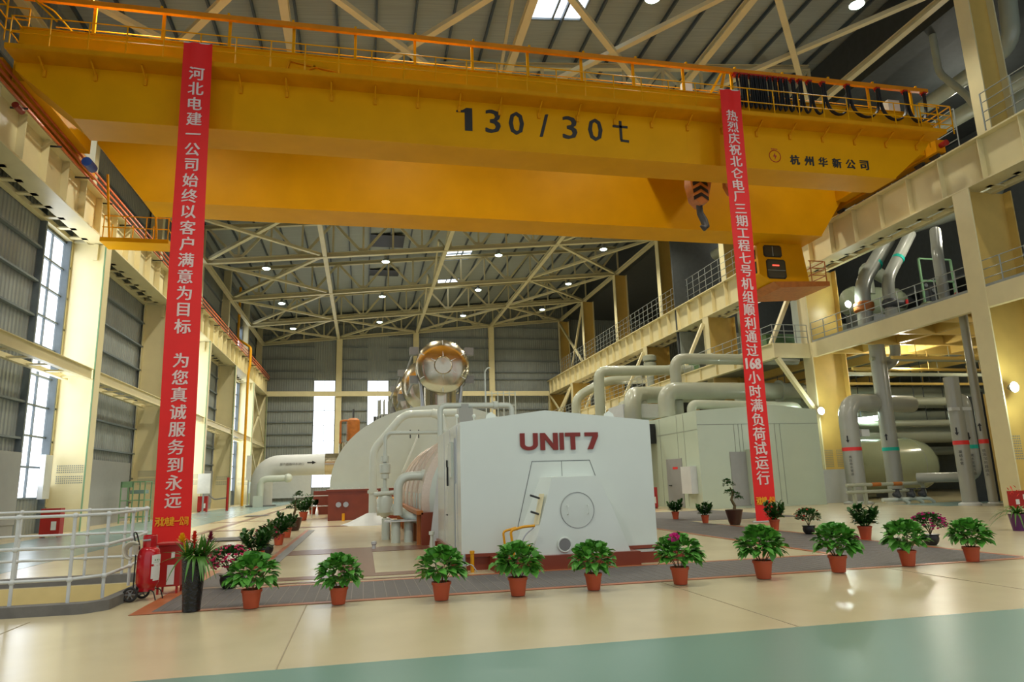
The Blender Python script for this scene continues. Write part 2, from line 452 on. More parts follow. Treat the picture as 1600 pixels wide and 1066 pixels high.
for (x0,x1,z0,z1) in FW:
    def fr(b):
        for x in (x0+0.03,(x0+x1)/2,x1-0.03): b.box(x-0.03,x+0.03,YF-0.08,YF,z0,z1)
        for i in range(8):
            z = z0+(z1-z0)*i/7; b.box(x0,x1,YF-0.08,YF,z-0.03,z+0.03)
    window((x0,x1,YF+0.05,YF+0.06,z0,z1),0,fr,'tall bright window in the end wall, %s' % ('left one' if x0 < -1 else 'right one behind the machine'))
# right annex back walls
b = MB(); b.box(46,46.2,-8,93.5,0,30); struct('wall_right', b, 'midwall', 'far side wall of the annex')
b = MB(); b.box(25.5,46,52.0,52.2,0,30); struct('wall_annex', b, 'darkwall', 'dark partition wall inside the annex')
# roof
rb = MB()
def zr(x): return zch(x)+3.5
SKY = [(8.0,11.2,27.5,31.5),(8.0,11.2,68.5,72.5),(8.0,11.2,80.0,84.0)]
xs = [-14.2,8.0,11.2,46.5]; yb = [-8,27.5,31.5,68.5,72.5,80,84,94]
for i in range(3):
    for j in range(7):
        if i == 1 and j in (1,3,5): continue
        x0,x1 = xs[i],xs[i+1]; rb.prism([(x0,zr(x0)),(x1,zr(x1)),(x1,zr(x1)+0.1),(x0,zr(x0)+0.1)],'y',yb[j],yb[j+1])
ceiling = struct('ceiling', rb, 'roof', 'grey corrugated roof deck')
for (x0,x1,y0,y1) in SKY:
    wn[0] += 1
    f = MB()
    for y in (y0,(y0+y1)/2,y1): f.bar((x0,y,zr(x0)),(x1,y,zr(x1)),0.12,0.12)
    for x in (x0,(x0+x1)/2,x1): f.bar((x,y0,zr(x)),(x,y1,zr(x)),0.1,0.12)
    fo = struct('window_%d' % wn[0], f, 'girt', 'bright skylight in the roof, %s' % ('above the crane' if y0 < 30 else 'nearer of the two beyond the crane' if y0 < 70 else 'farther of the two beyond the crane'))
    g = MB(); g.prism([(x0,zr(x0)+0.06),(x1,zr(x1)+0.06),(x1,zr(x1)+0.08),(x0,zr(x0)+0.08)],'y',y0,y1); g.build('pane','pane',fo)
x = -13.3; first = None
while x < 45:
    if first is None:
        b = MB(); b.box(-0.05,0.05,-7,93.4,-0.25,-0.02); o = b.build('purlin','purlin',ceiling); first = o; o.location = (x,0,zr(x))
    else:
        o = first.copy(); COL.objects.link(o); o.location = (x,0,zr(x))
    x += 1.95
b = MB()
for (x,y,l) in ((2.0,63,3.4),(2.0,74,2.2)): b.box(x-1.6,x+1.6,y,y+l,zr(x)-0.28,zr(x)-0.2)
b.build('ventilator_shade_slab','black',ceiling)  # black slabs; darkness of the ventilator openings put in as colour
# ================================================================== STEEL FRAME
def col_left():
    t = thing('steel_column','','column',(XL,YC[2],0),'columns of the left wall')
    y = YC[2]
    part(t,'inner_flange','cream',lambda b: b.box(XL-0.05,XL,y-0.38,y+0.38,0,13.4))
    part(t,'web','cream',lambda b: (b.box(XL-1.55,XL-0.05,y-0.04,y+0.04,0,13.4)))
    part(t,'outer_flange','cream',lambda b: b.box(XL-1.6,XL-1.55,y-0.3,y+0.3,0,20))
    part(t,'upper_post','truss',lambda b: b.box(XL-1.55,XL-0.9,y-0.25,y+0.25,13.4,23.0))
    part(t,'corbel','cream',lambda b: b.box(XL-0.62,XL-0.42,y-0.16,y-0.05,12.6,13.4))
    part(t,'drain_channel','green_paint',lambda b: b.box(XL-0.02,XL+0.03,y-0.44,y-0.38,0,13.4))
    def holes(b):
        for zz in range(9):
            if zz == 4: continue
            for xx in range(14):
                x = XL-1.28+xx*0.085; z = 2.1+zz*0.095; b.box(x,x+0.045,y-0.05,y-0.039,z,z+0.05)
    part(t,'vent_holes','seal',holes)
    return t
c0 = col_left(); c0['label'] = 'cream steel column on the left wall beside the nearest tall window'
names = {1:'closest cream column of the left wall, just outside the frame',3:'second cream column on the left wall, in front of the red banner',4:'cream column on the left wall right behind the red banner',5:'cream column on the left wall just right of the red banner',6:'cream column on the left wall beside the yellow drain pipe',7:'cream column at the far left corner of the hall'}
for i,l in names.items(): dup(c0,(XL,YC[i] if i < 7 else 92.9,0),label=l)

def col_right():
    y = YC[1]; t = thing('steel_column','','column',(XR,y,0),'columns of the right gallery')
    part(t,'inner_flange','cream',lambda b: b.box(XR,XR+0.06,y-0.42,y+0.42,0,13.45))
    part(t,'web','creamy',lambda b: b.box(XR+0.06,XR+2.2,y-0.05,y+0.05,0,13.45))
    part(t,'outer_flange','creamy',lambda b: b.box(XR+2.2,XR+2.26,y-0.42,y+0.42,0,13.45))
    def holes(b):
        for blk in range(2):
            for zz in range(10):
                for xx in range(6):
                    x = XR+0.35+blk*0.75+xx*0.09; z = 1.9+zz*0.1; b.box(x,x+0.05,y-0.06,y-0.049,z,z+0.05)
    part(t,'vent_holes','seal',holes)
    def up(b):
        b.box(27.2,27.26,y-0.36,y+0.36,15.5,24.0); b.box(28.6,28.66,y-0.36,y+0.36,15.5,24.0)
    part(t,'upper_flanges','cream',up)
    part(t,'upper_web','creamy',lambda b: b.box(27.26,28.6,y-0.04,y+0.04,15.5,24.0))
    return t
r0 = col_right(); r0['label'] = 'cream steel column at the right edge with the floodlight on it'
names = {2:'yellow lit column beside the right end of the pale enclosure',3:'cream gallery column right behind the right red banner',4:'fourth cream column along the right gallery',5:'fifth cream column along the right gallery',6:'sixth cream column along the right gallery, near the end wall',7:'cream column at the far right corner of the hall'}
for i,l in names.items(): dup(r0,(XR,YC[i] if i < 7 else 92.9,0),label=l)

# crane runway girders
def runway(side):
    y0,y1 = YC[1],YC[2]; xi = XL if side < 0 else XR; s = side
    t = thing('crane_runway_girder','','girder',(xi,y0,13.45),'crane runway girders of the %s wall' % ('left' if s < 0 else 'right'))
    a = xi+ (0.35 if s > 0 else -0.35)
    def bx(b, xa, xb, *r): b.box(min(xa,xb),max(xa,xb),*r)
    part(t,'web','cream',lambda b: bx(b,a-0.02,a+0.02,y0,y1,13.5,15.35))
    part(t,'top_flange','cream',lambda b: bx(b,a-0.36,a+0.36,y0,y1,15.35,15.42))
    part(t,'bottom_flange','cream',lambda b: bx(b,a-0.36,a+0.36,y0,y1,13.43,13.5))
    part(t,'crane_rail','dkgrey',lambda b: bx(b,a-0.06,a+0.06,y0,y1,15.42,15.57))
    for k in range(6):
        yy = y0+0.95+k*(y1-y0-0.2)/6
        part(t,'stiffener','cream',lambda b: bx(b,a-0.3*s,a,yy-0.015,yy+0.015,13.5,15.35))
    def br(b):
        o = xi+1.6*s
        b.bar((o,y0,13.5),(o,y1,13.5),0.25,0.2)
        for k in range(9):
            yy = y0+0.6+k*1.3; bx(b,a,o,yy-0.14,yy+0.14,13.44,13.5)
        bx(b,a+0.36*s,a+0.62*s,y0,y1,13.44,13.5)
    part(t,'walkway_lattice','cream',br)
    return t
for side in (-1,1):
    g0 = runway(side); w_ = 'left' if side < 0 else 'right'
    g0['label'] = 'cream crane runway girder on the %s wall, bay under the crane' % w_
    for i in (0,2,3,4,5,6):
        l = 'cream crane runway girder on the %s wall, bay number %d counted away from the crane' % (w_, i-1) if i > 1 else 'cream crane runway girder on the %s wall, bay closest to the camera' % w_
        dup(g0,(XL if side < 0 else XR,YC[i],13.45),label=l)
# mid beams of the left wall
m0 = thing('tie_beam','','beam',(XL,YC[2],6.7),'tie beams of the left wall')
y0,y1 = YC[2],YC[3]
part(m0,'front_beam','cream',lambda b: b.ibar((XL-0.12,y0+.4,7.0),(XL-0.12,y1-.4,7.0),0.24,0.5))
part(m0,'rear_beam','cream',lambda b: b.bar((XL-1.2,y0+.3,6.85),(XL-1.2,y1-.3,6.85),0.2,0.2))
def lat(b):
    for k in range(7): b.box(XL-1.2,XL-0.2,y0+0.7+k*1.65,y0+0.95+k*1.65,6.78,6.84)
part(m0,'batten','cream',lat)
for k,(i,l) in enumerate(((1,'nearest'),(2,'second'),(3,'third'),(4,'fourth'),(5,'fifth'),(6,'last'))):
    if i == 2: m0['label'] = 'horizontal cream tie beam on the left wall, second bay'
    else: dup(m0,(XL,YC[i],6.7),label='horizontal cream tie beam on the left wall, %s bay' % l)
# end-wall columns and beam
for i,x in enumerate((-3.3,6.85,17.3)):
    b = MB(); b.ibar((x,YF-0.45,0),(x,YF-0.45,zch(x)),0.75,0.5,0.04,up=(0,1,0))
    b.one('end_wall_column','cream','cream column on the end wall, %s' % ('between the two bright windows','behind the shiny pipe','right of the shiny pipe')[i] if i else 'cream column on the end wall between the two bright windows','column','end wall columns')
b = MB(); b.box(-12.3,25.3,YF-1.0,YF-0.75,13.25,13.9); b.one('end_wall_beam','cream','long horizontal cream beam across the end wall','beam')

# roof trusses
NX = [-13.0+2.55*i for i in range(17)]
def truss():
    t = thing('roof_truss','','truss',(0,YC[1],0),'roof trusses'); y = YC[1]
    part(t,'bottom_chord','truss',lambda b: b.ibar((-13.2,y,zch(-13.2)),(27.8,y,zch(27.8)),0.42,0.4,0.05))
    part(t,'top_chord','truss',lambda b: b.ibar((-13.2,y,zch(-13.2)+3),(27.8,y,zch(27.8)+3),0.35,0.35,0.05))
    for i in range(16):
        a,c = NX[i],NX[i+1]
        if i%2 == 0: p,q = (a,y,zch(a)+3),(c,y,zch(c))
        else: p,q = (a,y,zch(a)),(c,y,zch(c)+3)
        part(t,'diagonal','truss',lambda b: b.bar(p,q,0.2,0.2))
    for i in range(1,17):
        a = NX[i]; part(t,'vertical','truss',lambda b: b.bar((a,y,zch(a)),(a,y,zch(a)+3),0.16,0.16))
    def gus(b):
        for i in range(1,17,2): b.box(NX[i]-0.35,NX[i]+0.35,y-0.06,y+0.06,zch(NX[i]),zch(NX[i])+0.5)
    part(t,'gusset','truss',gus)
    return t
t0 = truss(); t0['label'] = 'cream roof truss just in front of the crane'
for i,l in {0:'cream roof truss above the camera',2:'cream roof truss directly behind the crane',3:'first cream roof truss seen under the crane',4:'second cream roof truss seen under the crane',5:'third cream roof truss seen under the crane',6:'fourth cream roof truss seen under the crane, near the end wall',7:'cream roof truss against the end wall'}.items():
    dup(t0,(0,YC[i] if i < 7 else 92.9,0),label=l)
for x,l in ((-13.0,'along the left eaves'),(-3.45,'left of the middle line'),(6.95,'on the middle line of the roof'),(17.3,'right of the middle line'),(27.5,'along the right upper columns')):
    b = MB(); z = zch(x)
    b.ibar((x,YC[0],z),(x,93,z),0.36,0.34,0.05)
    if x == 6.95:
        for i in range(1,7):
            ya,yc = YC[i],YC[i+1]; b.bar((x,ya,z),(x,(ya+yc)/2,z+3),0.16); b.bar((x,(ya+yc)/2,z+3),(x,yc,z),0.16)
    b.one('roof_strut','truss','long cream roof strut along the hall, '+l,'strut','roof struts',(x,50,z))
def brace(i, x0, x1, l):
    ya,yb = YC[i],min(YC[i+1],92.9)
    t = thing('cross_brace',l,'brace',((x0+x1)/2,(ya+yb)/2,zch((x0+x1)/2)),'roof cross braces')
    def seg(p,q): p = V(p); q = V(q); return p.lerp(q,0.045), p.lerp(q,0.955)
    part(t,'brace_bar','truss',lambda b: b.bar(*seg((x0,ya,zch(x0)-.02),(x1,yb,zch(x1)-.02)),0.3,0.22))
    part(t,'brace_bar','truss',lambda b: b.bar(*seg((x1,ya,zch(x1)+.1),(x0,yb,zch(x0)+.1)),0.3,0.22))
side = (('left side',-13,-3.45),('left of the middle',-3.45,6.95),('right of the middle',6.95,17.3),('right side',17.3,27.5))
for i in range(0,7):
    for k,(nm,a,c) in enumerate(side):
        if k in (0,3) or i in (1,6,0):
            brace(i,a,c,'crossed cream roof braces in the roof bay %s, %s' % (('over the camera','above the crane','behind the crane','first beyond the crane','second beyond the crane','third beyond the crane','at the end wall')[i],nm))
# knee bracing of the far corners
for (xx,nm) in ((XL-0.2,'left'),(XR+0.2,'right')):
    t = thing('wall_brace','crossed cream wall braces by the far %s corner' % nm,'brace',(xx,87,0),'wall braces')
    for z0,z1 in ((0.3,6.6),(7.3,13.2)):
        part(t,'brace_bar','cream',lambda b: b.bar((xx,82.2,z0),(xx,92.6,z1),0.14,0.25))
        part(t,'brace_bar','cream',lambda b: b.bar((xx,82.2,z1),(xx,92.6,z0),0.14,0.25))
t = thing('wall_brace','crossed cream braces above the right runway near the end wall','brace',(27.3,87,16),'wall braces')
part(t,'brace_bar','cream',lambda b: b.bar((27.3,82.2,23.5),(27.3,88,16),0.2,0.3)); part(t,'brace_bar','cream',lambda b: b.bar((27.3,92.6,23.5),(27.3,82.5,16),0.2,0.3))

# yellow drain pipe at the far left
b = MB(); b.path([(XL-1.0,76,23),(XL-1.0,76,17.3),(XL+0.5,75,16.2),(XL+0.5,75,14.4),(XL+0.35,75,13.2),(XL+0.35,75,0)],0.13,0.3); b.one('drain_pipe','yellow','thin yellow drain pipe running down the left wall','pipe')

# conductor bars on the left girder
t = thing('conductor_rail','orange conductor bars running along the left crane girder','conductor rail',(XL,50,15))
for k,(dx,dz) in enumerate(((0.12,15.35),(0.15,15.6),(0.18,15.85))):
    part(t,'conductor_bar','conductor',lambda b: b.box(XL+dx-0.03,XL+dx+0.03,12,93,dz-0.04,dz+0.04))
k = 0; y = 14
while y < 93:
    part(t,'bracket','dkgrey',lambda b: b.box(XL-0.36,XL+0.25,y-0.02,y+0.02,15.2,15.27)); y += 2.9

# lamps
def lamp():
    t = thing('high_bay_lamp','','lamp',(0,0,0),'high bay lamps')
    part(t,'lamp_housing','ballast',lambda b: b.lathe([(0.09,0.62),(0.14,0.6),(0.14,0.35),(0.1,0.33),(0.16,0.28),(0.36,0.02),(0.37,0.0),(0.34,0.0),(0.15,0.26)],(0,0,0),16))
    part(t,'lens','lamp',lambda b: b.lathe([(0.33,0.0),(0.25,-0.07),(0.001,-0.1)],(0,0,0),16))
    part(t,'hanger','dkgrey',lambda b: (b.tube((0,0,0.6),(0,0,0.78),0.025,6), b.bar((0,0.05,0.78),(0,-0.7,0.78),0.06)))
    return t
L0 = lamp(); LX = [-8.3,1.7,11.9,22.1]; first = True
ld = bpy.data.lights.new('high_bay_light','SPOT'); ld.energy = 2500; ld.color = (1.0,0.95,0.80); ld.spot_size = 2.6; ld.spot_blend = 0.6; ld.shadow_soft_size = 0.3
ld2 = ld.copy(); ld2.energy = 1300
rows = ('above the crane','behind the crane','hidden row behind the crane','first row below the crane','second row below the crane','third row below the crane')
for j,i in enumerate((1,2,3,4,5,6)):
    for k,x in enumerate(LX):
        z = zch(x)-(0.85 if i == 1 else 0.62); y = YC[i]+0.7
        lab = 'round high bay lamp hanging from the roof, %s, %s' % (rows[j],('leftmost','second from left','third from left','rightmost')[k])
        if first: o = L0; o.location = (x,y,z); o['label'] = lab; first = False
        else: o = dup(L0,(x,y,z),label=lab)
        lo = bpy.data.objects.new('high_bay_light', ld2 if i == 1 else ld); COL.objects.link(lo); lo.location = (x,y,z-0.2)
for k,x in enumerate((-8.3,1.7,11.9,22.1)):  # unseen row added without fixtures; lights the front girder's web
    lo = bpy.data.objects.new('high_bay_light', ld); COL.objects.link(lo); lo.location = (x,6,zch(x)-0.5)
# ================================================================== CRANE
CR = thing('overhead_crane','huge yellow double girder travelling crane spanning the hall, lettered 130/30t','crane',(6,22.75,13.9))
GY = 23.5
def fg_(b):
    b.prism([(-9.6,13.9),(22.2,13.9),(24.0,15.4),(24.3,15.82),(24.6,16.6),(23.2,17.06),(-11.5,17.06),(-11.5,15.5)],'y',GY,24.9)
g1 = part(CR,'main_girder','crane',fg_)
def lip(b):
    b.box(-9.6,22.2,GY-0.06,24.96,13.86,13.9); b.box(-11.5,23.3,GY-0.06,24.96,17.06,17.1)
    for x in (-2.6,5.0,12.6): b.box(x,x+0.015,GY-0.004,GY,13.95,15.8)
part(g1,'flange_plate','crane',lip)
def lettering(b, items):
    for ch,x,z,h,ww in items:
        put_text(b,ch,(x,GY-0.012,z),1.0,width=ww,height=h,bold=0.0 if len(ch) else 0,depth=0.005)
HC = 1.2
from_px = [('3',5.2),('0',6.15),('/',7.3),('3',8.25),('0',9.35),('t',10.35)]
b = MB()
zt = lambda x: 15.03
# the heavy 1
x1 = 3.42
b.add([(x1+p,GY-0.015,zt(0)+q) for p,q in ((0.14,-0.47),(0.43,-0.47),(0.43,0.47),(0.2,0.47),(0.05,0.36),(-0.18,0.34),(-0.18,0.26),(0.14,0.27))],[(0,1,2,3,4,5,6,7)])
b.build('capacity_figure','letter',g1)
for ch,x,ww,h in (('3',4.64,0.56,0.95),('0',5.55,0.56,0.95),('/',6.64,0.34,0.95),('3',7.68,0.56,0.95),('0',8.72,0.56,0.95)):
    b = MB(); put_text(b,ch,(x,GY-0.012,zt(x)),1.0,width=ww,height=h,bold=0.02); b.build('capacity_figure','letter',g1)
b = MB()
b.bar((9.78,GY-0.014,15.5),(9.78,GY-0.014,14.68),0.11,0.01,up=(0,1,0)); b.bar((9.75,GY-0.014,14.66),(10.1,GY-0.014,14.64),0.1,0.01,up=(0,1,0)); b.bar((9.45,GY-0.014,15.25),(10.08,GY-0.014,15.25),0.1,0.01,up=(0,1,0))
b.build('capacity_figure','letter',g1)
for i,ch in enumerate('杭州华新公司'):
    b = MB(); put_text(b,ch,(17.42+0.664*i,GY-0.012,14.4),1.0,height=0.42,bold=0.02)
    b.build('company_character','letter',g1)
b = MB(); b.ring((16.51,GY-0.01,14.5),0.26,0.016,'y',24,4)
b.add([(x+16.51,GY-0.012,z+14.5) for x,z in ((0.02,0.16),(-0.09,-0.02),(0.0,-0.02),(-0.03,-0.17),(0.09,0.03),(0.01,0.03))],[(0,1,2,5),(5,2,3,4)])
for k in range(4): b.box(16.36+k*0.08,16.41+k*0.08,GY-0.012,GY,14.8,14.84)
b.build('round_emblem','redpaint',g1)
# second girder
g2 = part(CR,'main_girder','crane',lambda b: b.prism([(-9.4,13.9),(23.6,13.9),(25.4,16.4),(25.4,17.06),(-11.4,17.06),(-11.4,16.4)],'y',30.4,32.1))
part(g2,'flange_plate','crane',lambda b: b.box(-9.4,23.6,30.34,32.16,13.86,13.9))
# end carriages
for s,x in ((-1,XL-0.35),(1,XR+0.35)):
    e = part(CR,'end_carriage','cranelt',lambda b: (b.box(x-0.25,x+0.25,24.3,32.9,15.8,16.4),))
    for y in (24.7,25.6,31.2,32.4): part(e,'wheel','dkgrey',lambda b: b.lathe([(0.28,-0.07),(0.28,0.07)],(x,y,15.85),14,'x'))
    part(e,'buffer','redpaint',lambda b: b.lathe([(0.12,0),(0.14,-0.35)],(x,24.3,16.1),10,'y'))
    part(CR,'end_tie','crane',lambda b: b.box(x-0.9*1,x-0.3,24.9,30.4,15.9,16.8) if s>0 else b.box(x+0.3,x+0.9,24.9,30.4,15.9,16.8))
part(CR,'drive_motor','unit_red',lambda b: b.lathe([(0.0,0),(0.12,0.02),(0.12,0.5),(0.0,0.52)],(XL+0.15,24.9,15.0),12,'y'))
part(CR,'drive_motor','motorblue',lambda b: b.lathe([(0.0,0),(0.2,0.02),(0.2,0.7),(0.0,0.72)],(XL+0.75,29.6,15.2),12,'y'))
# small maintenance basket at the left end
def basket(b):
    b.box(-11.9,-9.0,33.0,34.2,12.9,13.1)
    for x in (-11.8,-10.9,-10.0,-9.05):
        b.tube((x,33.05,13.1),(x,33.05,14.15),0.025,6); b.tube((x,34.15,13.1),(x,34.15,14.15),0.025,6)
    for z in (13.6,14.15):
        b.tube((-11.85,33.05,z),(-9.0,33.05,z),0.025,6); b.tube((-9.05,33.05,z),(-9.05,34.15,z),0.025,6)
    for x in (-11.6,-9.6): b.bar((x,33.3,13.1),(x,32.4,15.9),0.08)
part(CR,'collector_platform','crane',basket)
# walkway
part(CR,'walkway','cranelt',lambda b: (b.box(-11.5,24.4,22.7,GY,15.78,15.84), b.box(-11.5,24.4,22.68,22.72,15.8,15.96)))
x = -10.6; k = 0
while x < 24:
    part(CR,'bracket','cranelt',lambda b: (b.bar((x,22.95,15.76),(x,23.48,15.5),0.05,0.05), b.box(x-0.05,x+0.05,23.43,23.5,15.3,15.55)))
    x += 1.55
x = -11.4
while x < 24.2:
    part(CR,'handrail_post','crane',lambda b: b.tube((x,22.74,15.84),(x,22.74,17.0),0.024,6)); x += 1.15
for z in (16.4,17.0): part(CR,'handrail','crane',lambda b: b.path([(-11.4,23.5,z),(-11.4,22.74,z),(24.3,22.74,z),(24.3,23.5,z)],0.022,0.1,6))
for z in (17.65,18.05): part(CR,'handrail','crane',lambda b: b.tube((-11,24.75,z),(24,24.75,z),0.02,6))
# right end cage
def cage(b):
    for x in (23.4,24.3,25.0):
        for y in (22.9,24.2): b.tube((x,y,15.9),(x,y,17.2),0.028,6)
    for z in (16.3,16.75,17.2): b.path([(23.4,22.9,z),(25.0,22.9,z),(25.0,24.2,z),(23.4,24.2,z)],0.028,0.05,6)
part(CR,'end_cage','crane',cage)
def cageL(b):
    for x in (-12.3,-11.6):
        for y in (22.8,24.2): b.tube((x,y,17.0),(x,y,18.3),0.028,6)
    for z in (17.4,17.85,18.3): b.path([(-11.6,22.8,z),(-12.3,22.8,z),(-12.3,24.2,z),(-11.6,24.2,z)],0.026,0.05,6)
    b.path([(-11.5,23,18.2),(-11.0,23,17.9),(-10.2,23,17.1)],0.03,0.1,6); b.path([(-11.1,23.6,18.2),(-10.6,23.6,17.9),(-9.9,23.6,17.1)],0.03,0.1,6)
part(CR,'end_ladder','crane',cageL)
part(CR,'loose_frame','cranelt',lambda b: (b.bar((-3.0,23.44,15.95),(-2.8,23.44,16.75),0.07), b.bar((-2.8,23.44,16.75),(-1.0,23.44,16.45),0.07), b.bar((-3.0,23.44,15.95),(-1.9,23.44,16.6),0.07)))
# festoon
fb_ = part(CR,'festoon_beam','beamor',lambda b: b.box(-11.4,24.3,23.18,23.32,17.98,18.16))
x = -9.3
while x < 24.2:
    part(CR,'festoon_post','crane',lambda b: (b.box(x-0.05,x+0.05,23.52,23.6,17.06,18.36), b.box(x-0.04,x+0.04,23.18,23.58,18.16,18.24))); x += 2.2
lx = [14.9,15.15,15.35,15.6,15.8,16.0,16.2,16.45,16.7,16.95,17.2,17.55,17.9,18.35,19.0,20.2,21.7,23.1,24.1]
for i in range(len(lx)-1):
    a,c = lx[i],lx[i+1]; wd = c-a
    def loop(b):
        for dy in (-0.04,0.04):
            dp = 1.45 if wd < 0.8 else 1.4; y_ = 23.2+dy
            pts = [(a+0.04,y_,17.9)]
            for q in range(1,12):
                t = q/12; pts.append((a+0.04+(wd-0.08)*(0.5-0.5*math.cos(PI*t)),y_,17.9-dp*math.sin(PI*t)**0.5))
            pts.append((c-0.04,y_,17.9)); b.sweep(pts,0.032 if wd < 0.8 else 0.042,6)
    part(fb_,'hanging_cable','hoseblk',loop)
for a in lx: part(fb_,'cable_trolley','redpaint',lambda b: (b.box(a-0.06,a+0.06,23.16,23.34,17.84,17.98), b.box(a-0.1,a+0.1,23.15,23.35,17.93,17.99)))
part(CR,'switch_box','dado2',lambda b: b.box(22.9,23.5,24.0,24.5,17.1,18.0))
part(CR,'switch_box','dado2',lambda b: b.box(13.1,13.5,24.3,24.6,17.1,18.1))
part(CR,'trolley_arm','crane',lambda b: (b.bar((14.0,24.3,17.1),(14.9,24.1,18.7),0.1), b.bar((14.6,24.3,17.1),(15.0,24.1,18.7),0.12)))
# trolley on the girders
tr = part(CR,'hoist_trolley','crane',lambda b: (b.box(13.6,17.6,24.4,31.4,17.3,17.7),))
part(tr,'hoist_drum','dkgrey',lambda b: b.lathe([(0.0,0),(0.55,0.01),(0.55,3.0),(0,3.01)],(14.2,26.5,18.2),16,'x'))
part(tr,'gear_case','grey',lambda b: b.box(13.7,15.3,29.4,30.8,17.7,18.8))
# cab
CBY0,CBY1 = 31.7,34.0
cab = part(CR,'operator_cab','crane',lambda b: b.prism([(20.75,13.88),(23.25,13.88),(23.5,11.75),(21.3,11.6),(20.55,12.1),(20.55,13.6)],'y',CBY0,CBY1))
def wnd(b, x0,x1,z0,z1,y): b.prism([(x0+0.1,z0),(x1-0.1,z0),(x1,z0+0.1),(x1,z1-0.1),(x1-0.1,z1),(x0+0.1,z1),(x0,z1-0.1),(x0,z0+0.1)],'y',y-0.02,y)
for (x0,x1,z0,z1) in ((20.9,22.0,13.05,13.72),(21.0,22.15,11.85,12.93)):
    part(cab,'window_seal','black',lambda b: wnd(b,x0,x1,z0,z1,CBY0)); part(cab,'window_glass','glass',lambda b: wnd(b,x0+0.06,x1-0.06,z0+0.06,z1-0.06,CBY0-0.01))
    part(cab,'window_bar','railgrey',lambda b: b.box((x0+x1)/2-0.02,(x0+x1)/2+0.02,CBY0-0.04,CBY0,z0+.06,z1-.06) if z1 > 13 else b.box(x0+.05,x1-.05,CBY0-0.04,CBY0,z0+.45,z0+.48))
part(cab,'window_glass','glass',lambda b: (b.box(20.53,20.55,CBY0+.2,CBY1-.2,12.2,12.85), b.box(20.53,20.55,CBY0+.2,CBY1-.2,13.0,13.5)))
part(cab,'red_display','led',lambda b: b.box(21.35,21.75,CBY0-0.05,CBY0-0.03,12.55,12.62))
part(cab,'cab_floor','rust',lambda b: b.prism([(21.2,11.62),(24.6,11.75),(24.6,11.5),(21.6,11.3)],'y',31.5,34.6))
def cabr(b):
    for x,y in ((23.6,31.6),(24.5,31.6),(24.5,34.4)): b.tube((x,y,11.7),(x,y,12.9),0.03,6)
    for z in (12.1,12.5,12.9): b.path([(23.5,31.6,z),(24.5,31.6,z),(24.5,34.4,z)],0.028,0.15,6)
part(cab,'cab_railing','rust',cabr)
# hooks
def chev(y):
    b = MB()
    b.prism([(14.4,15.6),(15.3,15.6),(15.35,14.7),(15.1,13.75),(14.75,13.6),(14.45,13.9),(14.3,14.7)],'y',y-0.3,y+0.3); return b
H = thing('hook_block','large hook block with black and yellow stripes hanging between the crane girders','hook',(14.8,27,12.7))
chev(27).build('sheave_case','rust',H)
def stripes(b):
    for k in range(5):
        z = 13.8+k*0.34
        b.add([(14.42,26.69,z),(14.8,26.69,z+0.22),(14.8,26.69,z+0.4),(14.4,26.69,z+0.18)],[(0,1,2,3)])
        b.add([(14.8,26.69,z+0.22),(15.15,26.69,z),(15.15,26.69,z+0.18),(14.8,26.69,z+0.4)],[(0,1,2,3)])
part(H,'warning_stripe','black',stripes)
part(H,'hook','dkgrey',lambda b: b.sweep([(14.8,27,13.7),(14.82,27,13.3),(14.95,26.95,12.95),(15.0,26.9,12.65),(14.85,26.8,12.5),(14.65,26.75,12.6)],[0.14,0.15,0.17,0.16,0.12,0.05],10))
for k in range(6): part(H,'wire_rope','dkgrey',lambda b: b.tube((14.4+k*0.15,26.85,15.5),(14.4+k*0.15,26.85,17.4),0.02,6))
H2 = thing('hook_block','small hook block beside the right red banner, under the crane','hook',(16.5,27,13.3))
part(H2,'sheave_case','rust',lambda b: b.prism([(16.2,15.3),(16.75,15.3),(16.8,14.7),(16.6,14.3),(16.35,14.3),(16.15,14.7)],'y',26.85,27.15))
part(H2,'hook','dkgrey',lambda b: b.sweep([(16.48,27,14.4),(16.5,27,14.1),(16.62,27,13.8),(16.5,26.95,13.6),(16.38,26.9,13.7)],[0.08,0.1,0.11,0.08,0.03],8))
for k in range(3): part(H2,'wire_rope','dkgrey',lambda b: b.tube((16.35+k*0.13,27,15.2),(16.35+k*0.13,27,17.4),0.02,6))

